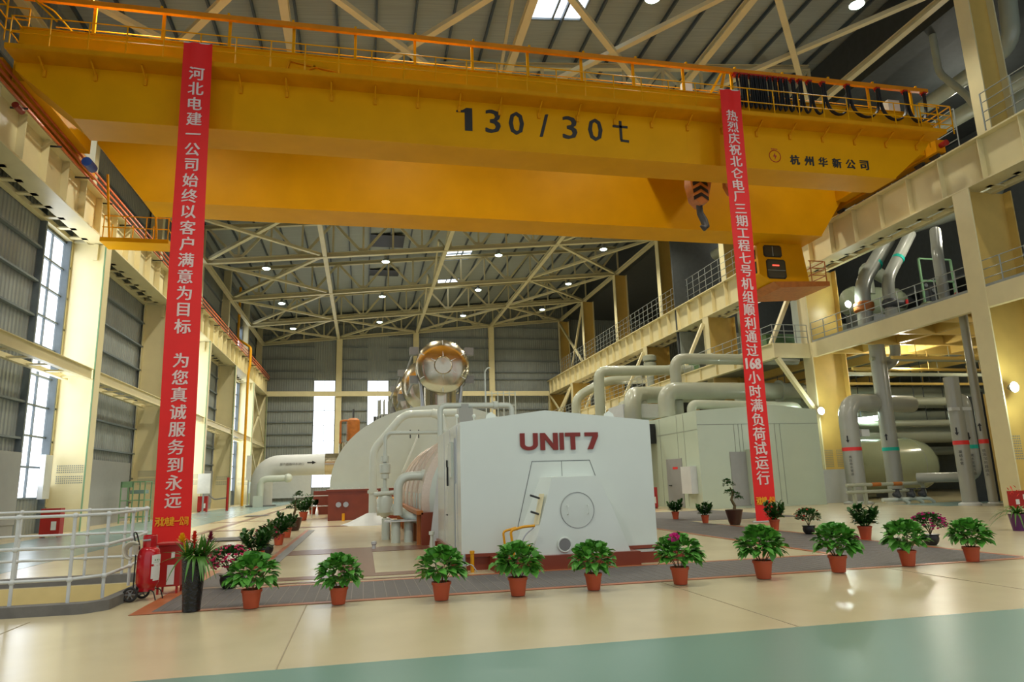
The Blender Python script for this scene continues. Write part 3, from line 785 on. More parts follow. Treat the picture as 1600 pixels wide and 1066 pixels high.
# ================================================================== BANNERS
def banner(tl, bl, chars, small, lab, t0, t1, gap_at=None, ts=0.95, chs=0.5):
    """tl, bl: (x0, x1, y, z) of the top and bottom edges"""
    loc = ((bl[0]+bl[1])/2, bl[2], 0.0)
    T = thing('hanging_banner', lab, 'banner', loc, 'hanging banners')
    def P(u, t, off=0):
        x0 = tl[0]*(1-t)+bl[0]*t; x1 = tl[1]*(1-t)+bl[1]*t; y = tl[2]*(1-t)+bl[2]*t; z = tl[3]*(1-t)+bl[3]*t
        wv = 0.04*math.sin(t*9+u*2)*math.sin(PI*t)**0.5+0.03*math.sin(u*PI*3+1)*max(0,1-t*6)
        return V((x0*(1-u)+x1*u, y+wv+off, z))
    def cloth(b):
        nu, nt_ = 8, 90; vs = [P(i/nu,j/nt_) for j in range(nt_+1) for i in range(nu+1)]
        vs2 = [v+V((0,0.004,0)) for v in vs]; n = len(vs); fs = []
        for j in range(nt_):
            for i in range(nu):
                a = j*(nu+1)+i; fs += [(a,a+nu+1,a+nu+2,a+1),(a+n,a+1+n,a+nu+2+n,a+nu+1+n)]
        b.add(vs+vs2, fs)
    part(T,'banner_cloth','banner',cloth)
    items = list(chars); N = len(items)
    for k,ch in enumerate(items):
        if ch == ' ': continue
        b = MB()
        if True:
            t = t0+(t1-t0)*k/(N-1); c = P(0.5,t,-0.03)
            W_ = (P(1,t)-P(0,t)).length
            mb = MB(); put_text(mb,ch,(0,0,0),1.0,width=None if ch == '一' else (W_*0.74 if len(ch) > 1 else None),height=None,bold=0.025,depth=0.002)
            sc = chs if len(ch) == 1 else 1
            hh = max(v.z for v in mb.v)-min(v.z for v in mb.v)
            if len(ch) > 1: sc = 1.0; k2 = 0.42/hh; mb.v = [V((v.x,v.y,v.z*k2)) for v in mb.v]
            for v in mb.v:
                p = c+V((v.x*sc,v.y*sc,v.z*sc)); u = (p.x-P(0,t).x)/W_; tt = t-(v.z*sc)/(tl[3]-bl[3]); q = P(u,tt,-0.02); b.v.append(V((p.x, q.y+v.y*sc, p.z)))
            n0 = len(b.v)-len(mb.v); b.f += [tuple(i+n0 for i in f) for f in mb.f]
        b.build('banner_character','bannertxt',T)
    t = ts; c = P(0.5,t,-0.016); mb = MB(); W_ = (P(1,t)-P(0,t)).length
    put_text(mb,small,(0,0,0),1.0,width=W_*0.86,height=0.27,bold=0.008,depth=0.002)
    mb.v = [V((c.x+v.x, P((c.x+v.x-P(0,t).x)/W_, t-v.z/(tl[3]-bl[3]), -0.035).y+v.y, c.z+v.z)) for v in mb.v]; mb.build('signature_line','bannergold',T)
    part(T,'bottom_pole','rail',lambda b: b.tube((bl[0]-0.12,bl[2]+0.02,0.035),(bl[1]+0.12,bl[2]+0.02,0.035),0.03,8))
    part(T,'top_pole','rail',lambda b: b.tube((tl[0],tl[2]+0.015,tl[3]),(tl[1],tl[2]+0.015,tl[3]),0.02,8))
    return T
banner((-6.14,-5.22,22.56,16.52),(-6.22,-5.12,23.35,0.03),'河北电建一公司始终以客户满意为目标 为您真诚服务到永远','河北电建一公司',
  'red vertical banner with pale writing on the left, hanging from the crane to the floor',0.068,0.921,ts=0.958)
banner((13.73,14.6,22.56,16.74),(13.03,13.8,21.8,0.03),['热','烈','庆','祝','北','仑','电','厂','三','期','工','程','七','号','机','组','顺','利','通','过','168','小','时','满','负','荷','试','运','行'],'河北电建一公司',
  'red vertical banner with pale writing on the right, in front of the pale enclosure',0.07,0.913,ts=0.959)
# ================================================================== UNIT 7 MACHINE
U = thing('exciter_enclosure','white enclosure lettered UNIT 7 standing on its oxide red plinth','enclosure',(3.78,13.3,0))
X0,X1,Y0,Y1 = 1.82,5.74,13.3,17.4
body = part(U,'housing','white',lambda b: b.prism([(X0,0.3),(X1,0.3),(X1,2.76),((X0+X1)/2-0.25,2.98),(X0,2.76)],'y',Y0,Y1))
def plinth(b):
    b.box(X0-0.04,5.95,13.32,17.45,0.0,0.26)
    b.box(X0-0.05,X1+0.05,Y0-0.03,Y1+0.05,0.24,0.3)
    for k in range(7): b.box(X0-0.12,X0-0.04,13.4+k*0.6,13.5+k*0.6,0,0.27)
part(U,'plinth','red_base',plinth)
part(U,'front_plinth','red_base',lambda b: (b.box(2.35,5.15,12.75,13.32,0,0.25)))
part(U,'front_plinth','red_base',lambda b: b.box(5.15,6.25,13.0,13.6,0,0.2))
part(U,'plinth_top','offwhite',lambda b: b.box(5.15,6.2,13.02,13.6,0.2,0.225))
# letters
for ch,x,ww in (('U',3.18,0.36),('N',3.59,0.36),('I',3.85,0.085),('T',4.08,0.315),('7',4.47,0.28)):
    b = MB()
    h = 0.335; z = 2.36; x0 = x-ww/2; x1 = x+ww/2; t = 0.095; z0 = z-h/2; z1 = z+h/2; ya,yb = Y0-0.03,Y0
    if ch == 'U':
        b.box(x0,x0+t,ya,yb,z0+0.12,z1); b.box(x1-t,x1,ya,yb,z0+0.12,z1)
        pts = [(x0,z0+0.12)]+[(x+(ww/2)*math.cos(PI+PI*k/12), z0+0.12+0.12*math.sin(PI+PI*k/12)) for k in range(1,12)]+[(x1,z0+0.12),(x1-t,z0+0.12)]
        pts += [(x+(ww/2-t)*math.cos(-PI*k/12), z0+0.12+(0.12-0.07)*math.sin(-PI*k/12)) for k in range(1,12)]+[(x0+t,z0+0.12)]
        b.prism(pts,'y',ya,yb)
    elif ch == 'N':
        b.box(x0,x0+t,ya,yb,z0,z1); b.box(x1-t,x1,ya,yb,z0,z1); b.prism([(x0,z1),(x0+t,z1),(x1,z0),(x1-t,z0)],'y',ya-0.001,yb)
    elif ch == 'I': b.box(x0,x1,ya,yb,z0,z1)
    elif ch == 'T': b.box(x0,x1,ya,yb,z1-0.075,z1); b.box(x-t/2,x+t/2,ya,yb,z0,z1-0.075)
    else: b.prism([(x0,z1),(x1,z1),(x1,z1-0.08),(x0+0.16,z0),(x0+0.05,z0),(x1-0.11,z1-0.075),(x0,z1-0.075)],'y',ya,yb)
    b.build('raised_letter','unit_red',body,label='dark red raised %s of the UNIT 7 lettering' % ('figure 7' if ch == '7' else 'letter '+ch))
def outline(b, pts, y, w=0.008, closed=False):
    n = len(pts)
    for i in range(n if closed else n-1):
        p,q = pts[i],pts[(i+1)%n]; b.bar((p[0],y,p[1]),(q[0],y,q[1]),w,w,up=(0,1,0))
part(body,'hatch_seam','dkgrey',lambda b: (outline(b,[(2.89,0.68),(3.23,1.98),(4.41,1.98),(4.52,1.66)],Y0-0.002), outline(b,[(3.83,1.98),(3.83,1.68)],Y0-0.002,0.006)))
# side door
def sidedoor(b):
    x = X0
    b.box(x-0.02,x,14.2,15.25,0.35,2.42)
part(body,'side_door','offwhite',sidedoor)
def dw(b): b.box(X0-0.05,X0-0.02,14.35,14.75,1.72,2.44)
part(body,'control_cabinet','offwhite',dw)
def dh(b):
    b.box(X0-0.05,X0-0.02,15.1,15.2,1.55,1.95); b.tube((X0-0.06,15.0,0.95),(X0-0.06,15.15,0.95),0.015,6); b.box(X0-0.05,X0-0.02,15.2,15.28,1.95,2.1)
part(body,'door_handle','black',dh)
def trim_(b):
    b.box(X0-0.012,X0,14.15,14.2,0.32,2.5); b.box(X0-0.03,X0,14.0,14.04,1.6,2.5)
    for y in (13.8,14.9,16.0): b.box(X0-0.006,X0,y,y+0.01,0.32,2.72)
part(body,'panel_trim','steel',trim_)
for x,y in ((2.6,14.2),(5.2,14.2)):
    part(body,'lifting_eye','white',lambda b: b.prism([(x-0.14,2.8),(x+0.14,2.8),(x+0.1,2.98),(x,3.05),(x-0.1,2.98)],'y',y,y+0.03))
for x in (2.2,2.62,3.0):
    part(body,'roof_pin','white',lambda b: (b.tube((x,16.6,2.8),(x,16.6,3.2),0.012,6), b.ball((x,16.6,3.2),0.05,8)))
# trapezoid cover on the front
C_ = part(U,'front_cover','white',lambda b: b.add([(3.08,12.88,0.25),(5.0,12.88,0.25),(4.46,12.95,1.67),(3.53,12.95,1.66),(2.78,13.3,0.25),(5.06,13.3,0.25),(4.46,13.3,1.67),(3.38,13.3,1.67)],[(0,1,2,3),(4,0,3,7),(1,5,6,2),(3,2,6,7),(0,4,5,1)]))
part(C_,'round_hatch','white',lambda b: (b.lathe([(0.33,0.0),(0.33,-0.012),(0.0,-0.012)],(3.99,12.915,1.04),32,'y')))
part(C_,'hatch_rim','dado',lambda b: b.ring((3.99,12.9,1.04),0.33,0.006,'y',32,4))
for s in (-1,1): part(C_,'grab_handle','white',lambda b: b.path([(3.99+s*0.2,12.9,0.96),(3.99+s*0.2,12.84,0.97),(3.99+s*0.2,12.84,1.12),(3.99+s*0.2,12.9,1.13)],0.008,0.02,6))
part(C_,'round_vent','grey',lambda b: (b.lathe([(0.11,0),(0.11,-0.03),(0.0,-0.03)],(3.7,12.88,0.42),20,'y')))
part(C_,'vent_collar','white',lambda b: b.ring((3.7,12.86,0.42),0.125,0.018,'y',24,6))
part(C_,'junction_plate','cream',lambda b: b.add([(3.15,13.02,0.8),(3.23,12.92,0.8),(3.36,12.93,1.36),(3.28,13.03,1.36)],[(0,1,2,3)]))
for z in (0.98,1.28): part(C_,'cable_gland','dkgrey',lambda b: b.tube((3.27,12.98,z),(3.08,12.9,z+0.06),0.02,8))
# yellow pump bracket
Y = thing('yellow_bracket','yellow pipe bracket with grey hoses at the left foot of the UNIT 7 cover','bracket',(2.75,12.9,0))
part(Y,'frame','yellow',lambda b: (b.path([(2.72,12.8,0.26),(2.66,12.8,0.72),(2.9,12.8,0.78),(3.12,12.8,0.79)],0.025,0.06,8), b.path([(2.6,12.95,0.26),(2.55,12.95,0.7),(2.8,12.95,0.76)],0.022,0.06,8), b.box(2.74,3.02,12.75,12.9,0.38,0.45)))
part(Y,'hose','steel',lambda b: (b.path([(3.1,12.8,0.76),(2.9,12.78,0.62),(2.8,12.78,0.28)],0.012,0.2,6), b.ring((2.98,12.74,0.3),0.09,0.012,'y',16,6)))
Z = thing('drain_valve','small yellow post with steel valve at the front left corner of the plinth','valve',(1.98,13.05,0))
part(Z,'post','yellow',lambda b: (b.lathe([(0.035,0),(0.035,0.32),(0.045,0.33),(0.045,0.38),(0,0.38)],(1.98,13.05,0),12)))
part(Z,'valve_body','steel',lambda b: (b.lathe([(0.03,0),(0.05,0.05),(0.03,0.3),(0.0,0.32)],(1.82,13.0,0.02),10), b.ball((1.82,12.95,0.14),0.05)))
part(Z,'hose','steel',lambda b: b.path([(1.84,12.97,0.12),(1.95,12.95,0.16),(2.05,12.95,0.02)],0.01,0.08,6))

# generator
G = thing('generator_casing','rounded beige ribbed casing behind the white UNIT 7 enclosure','generator',(3.7,19,0))
gx,gz = 3.75,1.15
part(G,'base','red_base',lambda b: b.box(1.55,5.9,19.2,31.5,0,0.85))
def ribs(b):
    for k in range(10): b.box(1.45,1.55,19.5+k*1.25,19.6+k*1.25,0,0.8)
    b.box(1.42,1.6,19.2,31.5,0.8,0.9)
part(G,'base_rib','rust',ribs)
part(G,'barrel','beige',lambda b: b.lathe([(1.9,0),(2.15,0.15),(2.15,11.5),(1.9,11.7)],(gx,19.6,gz),48,'y'))
part(G,'end_shield','offwhite',lambda b: b.lathe([(0.7,-0.6),(1.1,-0.4),(1.85,0.0),(1.95,0.05)],(gx,19.55,gz),40,'y'))
for k in range(5): part(G,'hoop','beige',lambda b: b.ring((gx,21.5+k*2.2,gz),2.17,0.05,'y',40,6))
part(G,'bearing_pedestal','dado2',lambda b: b.prism([(1.95,0),(2.6,0),(2.6,2.2),(2.3,2.2)],'y',18.4,18.9))
part(G,'inclined_panel','dado2',lambda b: b.add([(1.75,19.1,0.0),(2.15,18.7,0.0),(2.15,18.7,1.9),(1.98,19.0,1.9)],[(0,1,2,3)]))
def studs(b):
    for k in range(9):
        y = 20.3+k*1.15; b.tube((1.62,y,0.86),(1.62,y,1.35),0.05,8); b.tube((1.62,y,1.2),(1.8,y,1.25),0.035,6)
part(G,'side_stub','offwhite',studs)

# low pressure turbine hood
LX0,LR = 3.85,5.45
LP = thing('turbine_hood','large white domed low pressure turbine hood on a dark red base','turbine',(LX0,35.5,0))
part(LP,'base','red_base',lambda b: (b.box(LX0-LR-0.05,LX0+LR+0.05,35.5,47,0,1.45), b.box(LX0-LR-0.15,LX0+LR+0.15,35.4,47.1,1.38,1.47)))
def dome(b, y0, y1, r, c=LX0, zb=1.47, hz=4.15):
    pr = [(c-r,zb)]+[(c-r*math.cos(PI*k/32), zb+hz*math.sin(PI*k/32)**0.92) for k in range(1,32)]+[(c+r,zb)]
    b.prism(pr,'y',y0,y1)
part(LP,'hood','offwhite',lambda b: dome(b,35.6,46.8,LR))
def flg(b):
    for k in range(34):
        x = LX0-LR+0.1+k*0.32; b.box(x,x+0.09,35.42,35.52,1.47,1.57)
    b.box(LX0-LR-.1,LX0+LR+.1,35.45,35.6,1.45,1.52)
part(LP,'flange_bolts','white',flg)
part(LP,'gauge','steel',lambda b: [b.lathe([(0.13,0),(0.13,-0.05),(0,-0.05)],(x,35.4,0.75),14,'y') for x in (-1.15,-0.8)])
part(LP,'grab_bar','white',lambda b: b.bar((1.9,34.9,2.2),(2.75,35.1,4.2),0.08))
part(LP,'gantry_door','yellow',lambda b: b.lathe([(0.28,0),(0.28,1.0)],(1.0,33.2,0.62),14,'x'))
for x in (2.2,2.6): part(LP,'hand_valve','dkgrey',lambda b: (b.tube((x-0.2,33.7,4.02),(x+0.2,33.7,4.02),0.03,6), b.tube((x,33.7,3.8),(x,33.7,4.2),0.03,6)))
part(LP,'yellow_pipe','yellow',lambda b: b.tube((0.6,33.3,1.0),(1.7,33.3,1.0),0.07))
part(LP,'yellow_stub','yellow',lambda b: b.tube((-0.9,34.9,0),(-0.9,34.9,0.35),0.07))
# second hood
L2 = thing('turbine_hood','second white turbine hood farther behind the first one','turbine',(LX0,52,0))
part(L2,'base','red_base',lambda b: b.box(LX0-LR,LX0+LR,51,63,0,1.45))
part(L2,'hood','offwhite',lambda b: dome(b,51,63,LR-0.1))
# relief pipe of the second hood: flanged cylinder
Fc = thing('flanged_dome','grey flanged cylinder with upright pins above the turbine hood','cylinder',(1.75,56,5.2))
part(Fc,'cylinder','pipe',lambda b: b.lathe([(0.75,0),(0.75,1.6),(0.95,1.62),(0.95,1.95),(0.7,2.0),(0.7,2.15),(0,2.15)],(1.75,56,5.0),28))
for k in range(10):
    a = k*PI/5; part(Fc,'pin','pipe',lambda b: b.tube((1.75+0.6*math.cos(a),56+0.6*math.sin(a),7.1),(1.75+0.6*math.cos(a),56+0.6*math.sin(a),8.3),0.06,6))
part(Fc,'bolt_ring','dkgrey',lambda b: [b.box(1.75+0.97*math.cos(k*PI/12)-0.04,1.75+0.97*math.cos(k*PI/12)+0.04,56+0.97*math.sin(k*PI/12)-0.04,56+0.97*math.sin(k*PI/12)+0.04,6.55,7.0) for k in range(24)])

# shiny crossover pipe
K = thing('crossover_pipe','shiny aluminium clad crossover pipe with round end discs above the turbine hood','pipe',(4.3,38,5.4))
kx,kz = 4.3,8.1
def barrel(b): b.lathe([(1.15,0),(1.15,20)],(kx,39.2,kz),28,'y')
part(K,'main_pipe','alu',barrel)
for i,(y,R) in enumerate(((38.0,1.52),(46.0,1.8),(54.0,1.98))):
    e = part(K,'end_disc','alu',lambda b: b.lathe([(0.001,-0.1),(0.3*R,-0.06),(0.32*R,-0.1),(0.34*R,-0.05),(0.7*R,0.05),(0.96*R,0.2),(R,0.28),(R,0.62),(0.95*R,0.8),(1.15,0.95)],(kx-0.07*i,y,kz+0.05*i),40,'y'))
    if i == 0:
        for k in range(6):
            a = PI/6+k*PI/3; part(e,'spoke_seam','dado2',lambda b: b.tube((kx+0.5*math.cos(a),y-0.04,kz+0.5*math.sin(a)),(kx+1.47*math.cos(a),y+0.2,kz+1.47*math.sin(a)),0.035,5))
    for sx in (-1,1):
        for sz in (-0.72,0.92):
            part(K,'tie_lug','grey',lambda b: b.box(kx+sx*(R+0.05)-0.25,kx+sx*(R+0.05)+0.25,y+0.5,y+0.9,kz+sz-0.22,kz+sz+0.22))
            part(K,'tie_rod','grey',lambda b: b.tube((kx+sx*(R+0.05),y+0.9,kz+sz),(kx+sx*(R+0.05),y+6.5,kz+sz),0.07,8))
    part(K,'leg','alu',lambda b: b.lathe([(0.95,0),(0.95,2.4)],(kx,y+1.9,5.0),24))
    for sx in (-1,1): part(K,'leg_strut','steel',lambda b: b.tube((kx+sx*1.0,y+1.0,4.9),(kx+sx*1.15,y+1.0,7.5),0.12,10))
# white elbow pipe on the left
W = thing('steam_pipe','thick silver grey pipe rising from the floor and bending right into the turbine hood','pipe',(-9.38,70,0))
part(W,'pipe_run','dado2',lambda b: b.path([(-9.38,70,0),(-9.38,70,3.75),(-1.9,70,3.8)],1.0,2.0,24,8))
part(W,'sleeve','alu',lambda b: b.lathe([(1.03,0),(1.03,1.6)],(-3.6,70,3.8),24,'x'))
part(W,'base_ring','grey',lambda b: b.lathe([(1.35,0),(1.35,0.12),(1.05,0.14)],(-9.38,70,0),24))
part(W,'riser','alu',lambda b: b.lathe([(0.62,0),(0.62,2.4)],(-1.75,69.6,3.4),20))
def arrow(b):
    b.box(-5.2,-4.7,68.98,69.0,3.9,4.0); b.add([(-4.75,68.98,3.78),(-4.4,68.98,3.95),(-4.75,68.98,4.12)],[(0,1,2)])
part(W,'flow_arrow','black',arrow)
b = MB(); put_text(b,'凝汽器循环水进口',(-6.6,68.97,3.85),1.0,height=0.26); b.build('pipe_lettering','grey',W)
W2 = thing('drain_elbow','thinner white elbow pipe beside the thick silver pipe on the floor at left','pipe',(-9.3,68.3,0))
part(W2,'pipe_run','offwhite',lambda b: b.path([(-9.25,68.3,0),(-9.25,68.3,2.5),(-6.9,68.3,2.55)],0.3,0.6,16))
part(W2,'end_cap','offwhite',lambda b: b.ball((-6.85,68.3,2.55),0.42,12))
part(W2,'plinth_block','offwhite',lambda b: b.box(-9.8,-9.0,67.9,68.6,0,1.0))
OR = thing('orange_actuator','orange cylinder with pipe loop standing on the pipe left of the turbine hood','actuator',(-1.2,69,5.9))
part(OR,'cylinder','rust',lambda b: b.lathe([(0.55,0),(0.62,0.1),(0.62,2.0),(0.4,2.2),(0,2.25)],(-1.0,69,5.9),18))
part(OR,'pipe_loop','rust',lambda b: b.path([(-2.2,69,5.7),(-2.2,69,7.9),(-1.2,69,7.9)],0.1,0.25,8))
part(OR,'rod','dkgrey',lambda b: b.tube((-1.0,69,8.1),(-1.0,69,9.0),0.1,8))
# pipes around the generator
def pipe_thing(name, label, pts, r, m, bend=None, n=16, flanges=(), fr=1.5, band=None, group=None):
    T = thing(name, label, 'pipe', (pts[0][0],pts[0][1],min(p[2] for p in pts)), group)
    part(T,'pipe_run',m,lambda b: b.path(pts, r, bend, n, 6))
    for (p,ax) in flanges: part(T,'flange',m,lambda b: b.lathe([(r,-0.05*fr),(r*fr,-0.05*fr),(r*fr,0.05*fr),(r,0.05*fr)],p,18,ax))
    return T
P1 = pipe_thing('oil_pipe','tall white pipe bending over the turbine base, left of the generator',[(0.42,31.1,0),(0.42,31.1,3.15),(1.75,31.1,4.7),(4.2,31.1,4.75)],0.17,'offwhite',0.4,18,[((0.42,31.1,1.35),'z')],1.35)
part(P1,'base_cone','dado2',lambda b: b.lathe([(1.35,0),(0.95,0.12),(0.25,0.45),(0.17,0.47)],(0.42,31.1,0),8))
part(P1,'drop_elbow','offwhite',lambda b: b.path([(3.0,31.1,4.75),(3.4,31.0,4.6),(3.6,31,3.7)],0.2,0.4,14))
P2 = pipe_thing('oil_pipe','thin white pipe with flanged valves, left of the generator',[(0.78,26,0.3),(0.78,26,3.5),(3.0,26,3.5)],0.07,'offwhite',0.25,12,[((0.78,26,2.55),'z'),((0.78,26,2.3),'z'),((0.78,26,1.95),'z'),((0.78,26,1.4),'z')],2.1)
part(P2,'valve_body','offwhite',lambda b: (b.lathe([(0.12,-0.5),(0.28,-0.35),(0.3,0.1),(0.2,0.3),(0.12,0.4)],(0.78,25.9,1.0),14), b.lathe([(0.2,0),(0.2,0.8)],(0.5,25.9,0.75),12,'x'), b.tube((0.4,25.7,1.3),(1.2,25.7,1.35),0.08), b.lathe([(0.13,-0.2),(0.2,-0.15),(0.2,0.15),(0.13,0.2)],(0.78,26,2.2),12)))
P3 = pipe_thing('cooling_pipe','white elbow pipe running into the back of the UNIT 7 enclosure, upper run',[(1.0,20.7,0.75),(1.0,20.7,1.85),(2.85,20.7,1.85)],0.13,'offwhite',0.4,18,[((1.75,20.7,1.85),'x')],1.4)
P4 = pipe_thing('cooling_pipe','white elbow pipe running into the back of the UNIT 7 enclosure, lower run',[(0.92,21.2,1.0),(1.25,20.9,0.72),(1.5,20.7,0.62),(2.85,20.6,0.62)],0.125,'offwhite',0.3,18,[((1.6,20.62,0.62),'x')],1.4)
st = thing('pipe_pedestal','three short white pipe stubs under a flange plate at the elbow pipes','pedestal',(1.1,20.7,0))
for x,y in ((0.93,20.5),(1.3,20.6),(0.7,21.9)): part(st,'stub','offwhite',lambda b: b.lathe([(0.13,0),(0.13,0.62)],(x,y,0),16))
part(st,'plate','dado2',lambda b: b.box(0.62,1.55,20.3,21.0,0.58,0.62))
P5 = pipe_thing('vent_pipe','tall white pipe behind the left rear corner of UNIT 7, bending right on top',[(2.62,24.2,0.9),(2.62,24.2,4.3),(5.2,24.2,4.3),(5.2,24.2,3.2)],0.1,'offwhite',0.22,14,[((4.6,24.2,4.3),'x')],1.5)
part(P5,'support_box','pipe',lambda b: (b.box(3.25,3.75,24.0,24.5,3.2,4.2), b.box(3.35,3.62,24.1,24.4,4.2,4.35)))
b = MB(); b.path([(4.3,24.5,4.3),(4.3,24.5,5.6),(4.42,24.5,5.72),(4.5,24.5,5.7)],0.025,0.1,6); b.one('goose_neck','offwhite','thin curved vent above the roof of the UNIT 7 enclosure','pipe')
lad = thing('cage_ladder','pale ladder rails seen above the UNIT 7 roof against the end wall','ladder',(6.3,34,4))
for k in range(6): part(lad,'upright','offwhite',lambda b: b.tube((6.0+k*0.3,34,4.2),(6.0+k*0.3,34,6.1),0.03,6))
part(lad,'rung','offwhite',lambda b: [b.tube((6.0,34,z),(7.5,34,z),0.025,6) for z in (4.8,5.4,6.0)])
# white railing and brown step near the red base
rl = thing('guard_rail','low white guard rail left of the dark red turbine base','railing',(-2.6,40,0))
for x in (-3.6,-2.7,-1.8): part(rl,'post','rail',lambda b: b.tube((x,40,0),(x,40,1.15),0.03,6))
for z in (0.6,1.15): part(rl,'rail','rail',lambda b: b.tube((-3.6,40,z),(-1.8,40,z),0.03,6))
b = MB(); b.box(-2.9,-1.7,44,46,0.9,1.4); b.box(-2.6,-1.7,44,46,0.0,0.9); b.one('step_block','red_base','dark red block beside the turbine base, behind the guard rail','block')
b = MB(); b.box(-0.45,0.5,14.0,14.01,0,0.01)
for i,(x,y,l) in enumerate(((-0.2,18.9,'small pale floor cap on the brown band'),(2.2,18.0,'dark drain stub near the rear of the UNIT 7 enclosure'),(1.7,17.9,'white valve stem at the rear left foot of the UNIT 7 enclosure'))):
    b = MB(); b.lathe([(0.05,0),(0.05,0.1),(0.07,0.12),(0.07,0.18),(0,0.2)] if i == 0 else [(0.04,0),(0.04,0.35),(0.07,0.36),(0.07,0.44),(0,0.45)],(x if i else 0.3,y,0),10)
    b.one('floor_stub',('dado2','dkgrey','white')[i],l,'stub')
# ================================================================== RIGHT SIDE
E1 = thing('turbine_enclosure','large pale green grey sound enclosure behind the right red banner','enclosure',(19.8,32,0))
ex0,ex1 = 16.35,23.2
hb = part(E1,'housing','box',lambda b: b.prism([(ex0,0),(ex1,0),(ex1,4.85),(20.7,5.12),(ex0,4.85)],'y',32,38.2))
def seamsE(b):
    for x in (18.35,18.6,18.8,20.65,20.95): b.box(x,x+0.02,31.985,32,0.1,4.15)
    b.box(ex0,ex1,31.985,32,4.13,4.15)
    for y in (33.5,34.3,36.5): b.box(ex0-0.012,ex0,y,y+0.02,0.1,4.8)
    b.box(ex0-0.012,ex0,32,38,3.9,3.92)
part(hb,'panel_seam','seal',seamsE)
part(hb,'side_door','dado',lambda b: b.box(ex0-0.03,ex0,34.0,35.9,0.05,2.55))
part(hb,'door_sign','redband',lambda b: b.box(ex0-0.04,ex0-0.03,34.5,35.1,2.0,2.12))
part(hb,'door_handle','black',lambda b: b.tube((ex0-0.08,35.6,1.15),(ex0-0.08,35.3,1.15),0.03,6))
part(hb,'wall_box','dado2',lambda b: b.box(ex0-0.35,ex0,32.4,33.5,0.75,2.1))
part(hb,'front_door','dado',lambda b: b.box(18.0,18.95,31.96,32,0.1,2.75))
part(hb,'doorway_shade','black',lambda b: b.box(19.0,19.55,31.97,32,0.25,2.85))  # thin black sheet; the doorway's inner darkness is its colour
part(hb,'door_leaf','box',lambda b: b.box(18.88,18.98,31.3,32,0.15,2.85))
part(E1,'rear_housing','box',lambda b: b.box(ex0+0.02,21.5,38.2,46,0,4.25))
# pipes on top
pipe_thing('bypass_pipe','thick pale pipe lying over the enclosure roof and bending down at its left end',[(17.2,37.2,5.0),(17.2,37.2,6.55),(29,38.0,6.6)],0.5,'pipe2',1.1,20,[((25.0,37.8,6.6),'x')],1.35)
pipe_thing('bypass_pipe','second thick pale pipe just left of the first over the enclosure roof',[(16.2,40,4.2),(16.2,40,6.6),(17.6,42,6.9),(24,43,7.1)],0.55,'pipe2',1.2,20)
pipe_thing('bypass_pipe','slimmer pale pipe along the enclosure roof with both ends bent down',[(17.9,35.5,4.85),(17.9,35.5,5.55),(24.6,35.5,5.4),(24.6,35.5,4.5)],0.26,'pipe2',0.45,16)
pipe_thing('bypass_pipe','tall pale pipe rising above the enclosure and bending right towards the gallery',[(18.3,38,5.0),(18.3,38,8.6),(27,38.6,8.7)],0.33,'pipe2',0.7,18)
pipe_thing('bypass_pipe','farther pale pipe rising behind the UNIT 7 roof and bending right under the gallery',[(16.6,47,5.0),(16.6,47,9.3),(24,47,9.4)],0.38,'pipe2',0.7,16)
pipe_thing('bypass_pipe','small elbow pipe hooked from the gallery far behind the UNIT 7 roof',[(19.5,62,0.0),(19.5,62,9.2),(22.5,62,10.8),(27,62,11)],0.42,'pipe2',1.0,16)
ac = thing('air_duct_box','pale grey duct box above the right shoulder of the UNIT 7 enclosure','duct',(16.6,40,5))
part(ac,'duct','dado2',lambda b: b.box(15.6,18.1,40,42.6,5.25,6.1))
part(ac,'dome','pipe2',lambda b: b.lathe([(1.0,0),(0.9,0.3),(0.5,0.5),(0,0.55)],(17.0,41.8,6.1),20))
b = MB(); b.box(13.2,16.3,37,45,3.5,4.6); b.one('dark_gap_block','black','black block filling the dark gap between UNIT 7 and the pale enclosure','platform')  # solid black box filling the dark gap
hv = thing('turbine_casing','pale lagged casing with smooth humps seen over the UNIT 7 roof','turbine',(12.5,44,0))
part(hv,'casing','pipe2',lambda b: (b.lathe([(0.0,0),(1.3,0.2),(1.6,1),(1.6,4.5),(1.2,5.6),(0,6)],(12.6,44,4.2),24,'y'), b.lathe([(0,0),(0.8,0.15),(1.0,0.8),(1.0,3)],(14.6,44,4.6),20,'y')))
part(hv,'support','dado',lambda b: b.box(11.2,14.5,44.5,49,0,3.2))

# gallery
GZ0,GZ1 = 8.15,9.0
gal = thing('gallery_deck','cream gallery deck edge running behind the right hand columns','gallery',(35,30,GZ0))
part(gal,'edge_beam','cream',lambda b: b.box(XR+0.02,XR+0.3,12.0,34.68,GZ0,GZ1))
part(gal,'deck_plate','midwall',lambda b: b.box(XR+0.3,45.8,12,51.8,GZ1-0.2,GZ1-0.05))
def joists(b):
    for k in range(9): b.box(XR+0.3,45.5,13+k*2.6,13.2+k*2.6,GZ0+0.1,GZ1-0.2)
    for x in (28,31,34,38): b.box(x,x+0.25,12,51,GZ0+0.15,GZ1-0.2)
part(gal,'joist','creamy',joists)
part(gal,'toe_plate','railgrey',lambda b: b.box(XR+0.05,XR+0.12,12,34.6,GZ1,GZ1+0.12))
gf = thing('gallery_deck','cream gallery beam protruding into the hall beyond the yellow lit column','gallery',(23.3,60,GZ0))
def fb_beam(b):
    b.ibar((23.15,35.0,8.58),(23.15,92,8.58),0.35,0.9,0.06)
    b.box(23.0,XR,34.85,35.0,GZ0,GZ1)
part(gf,'edge_beam','cream',fb_beam)
part(gf,'stiffener','cream',lambda b: [b.box(22.98,23.15,37+k*2.3,37.04+k*2.3,GZ0,GZ1) for k in range(22)])
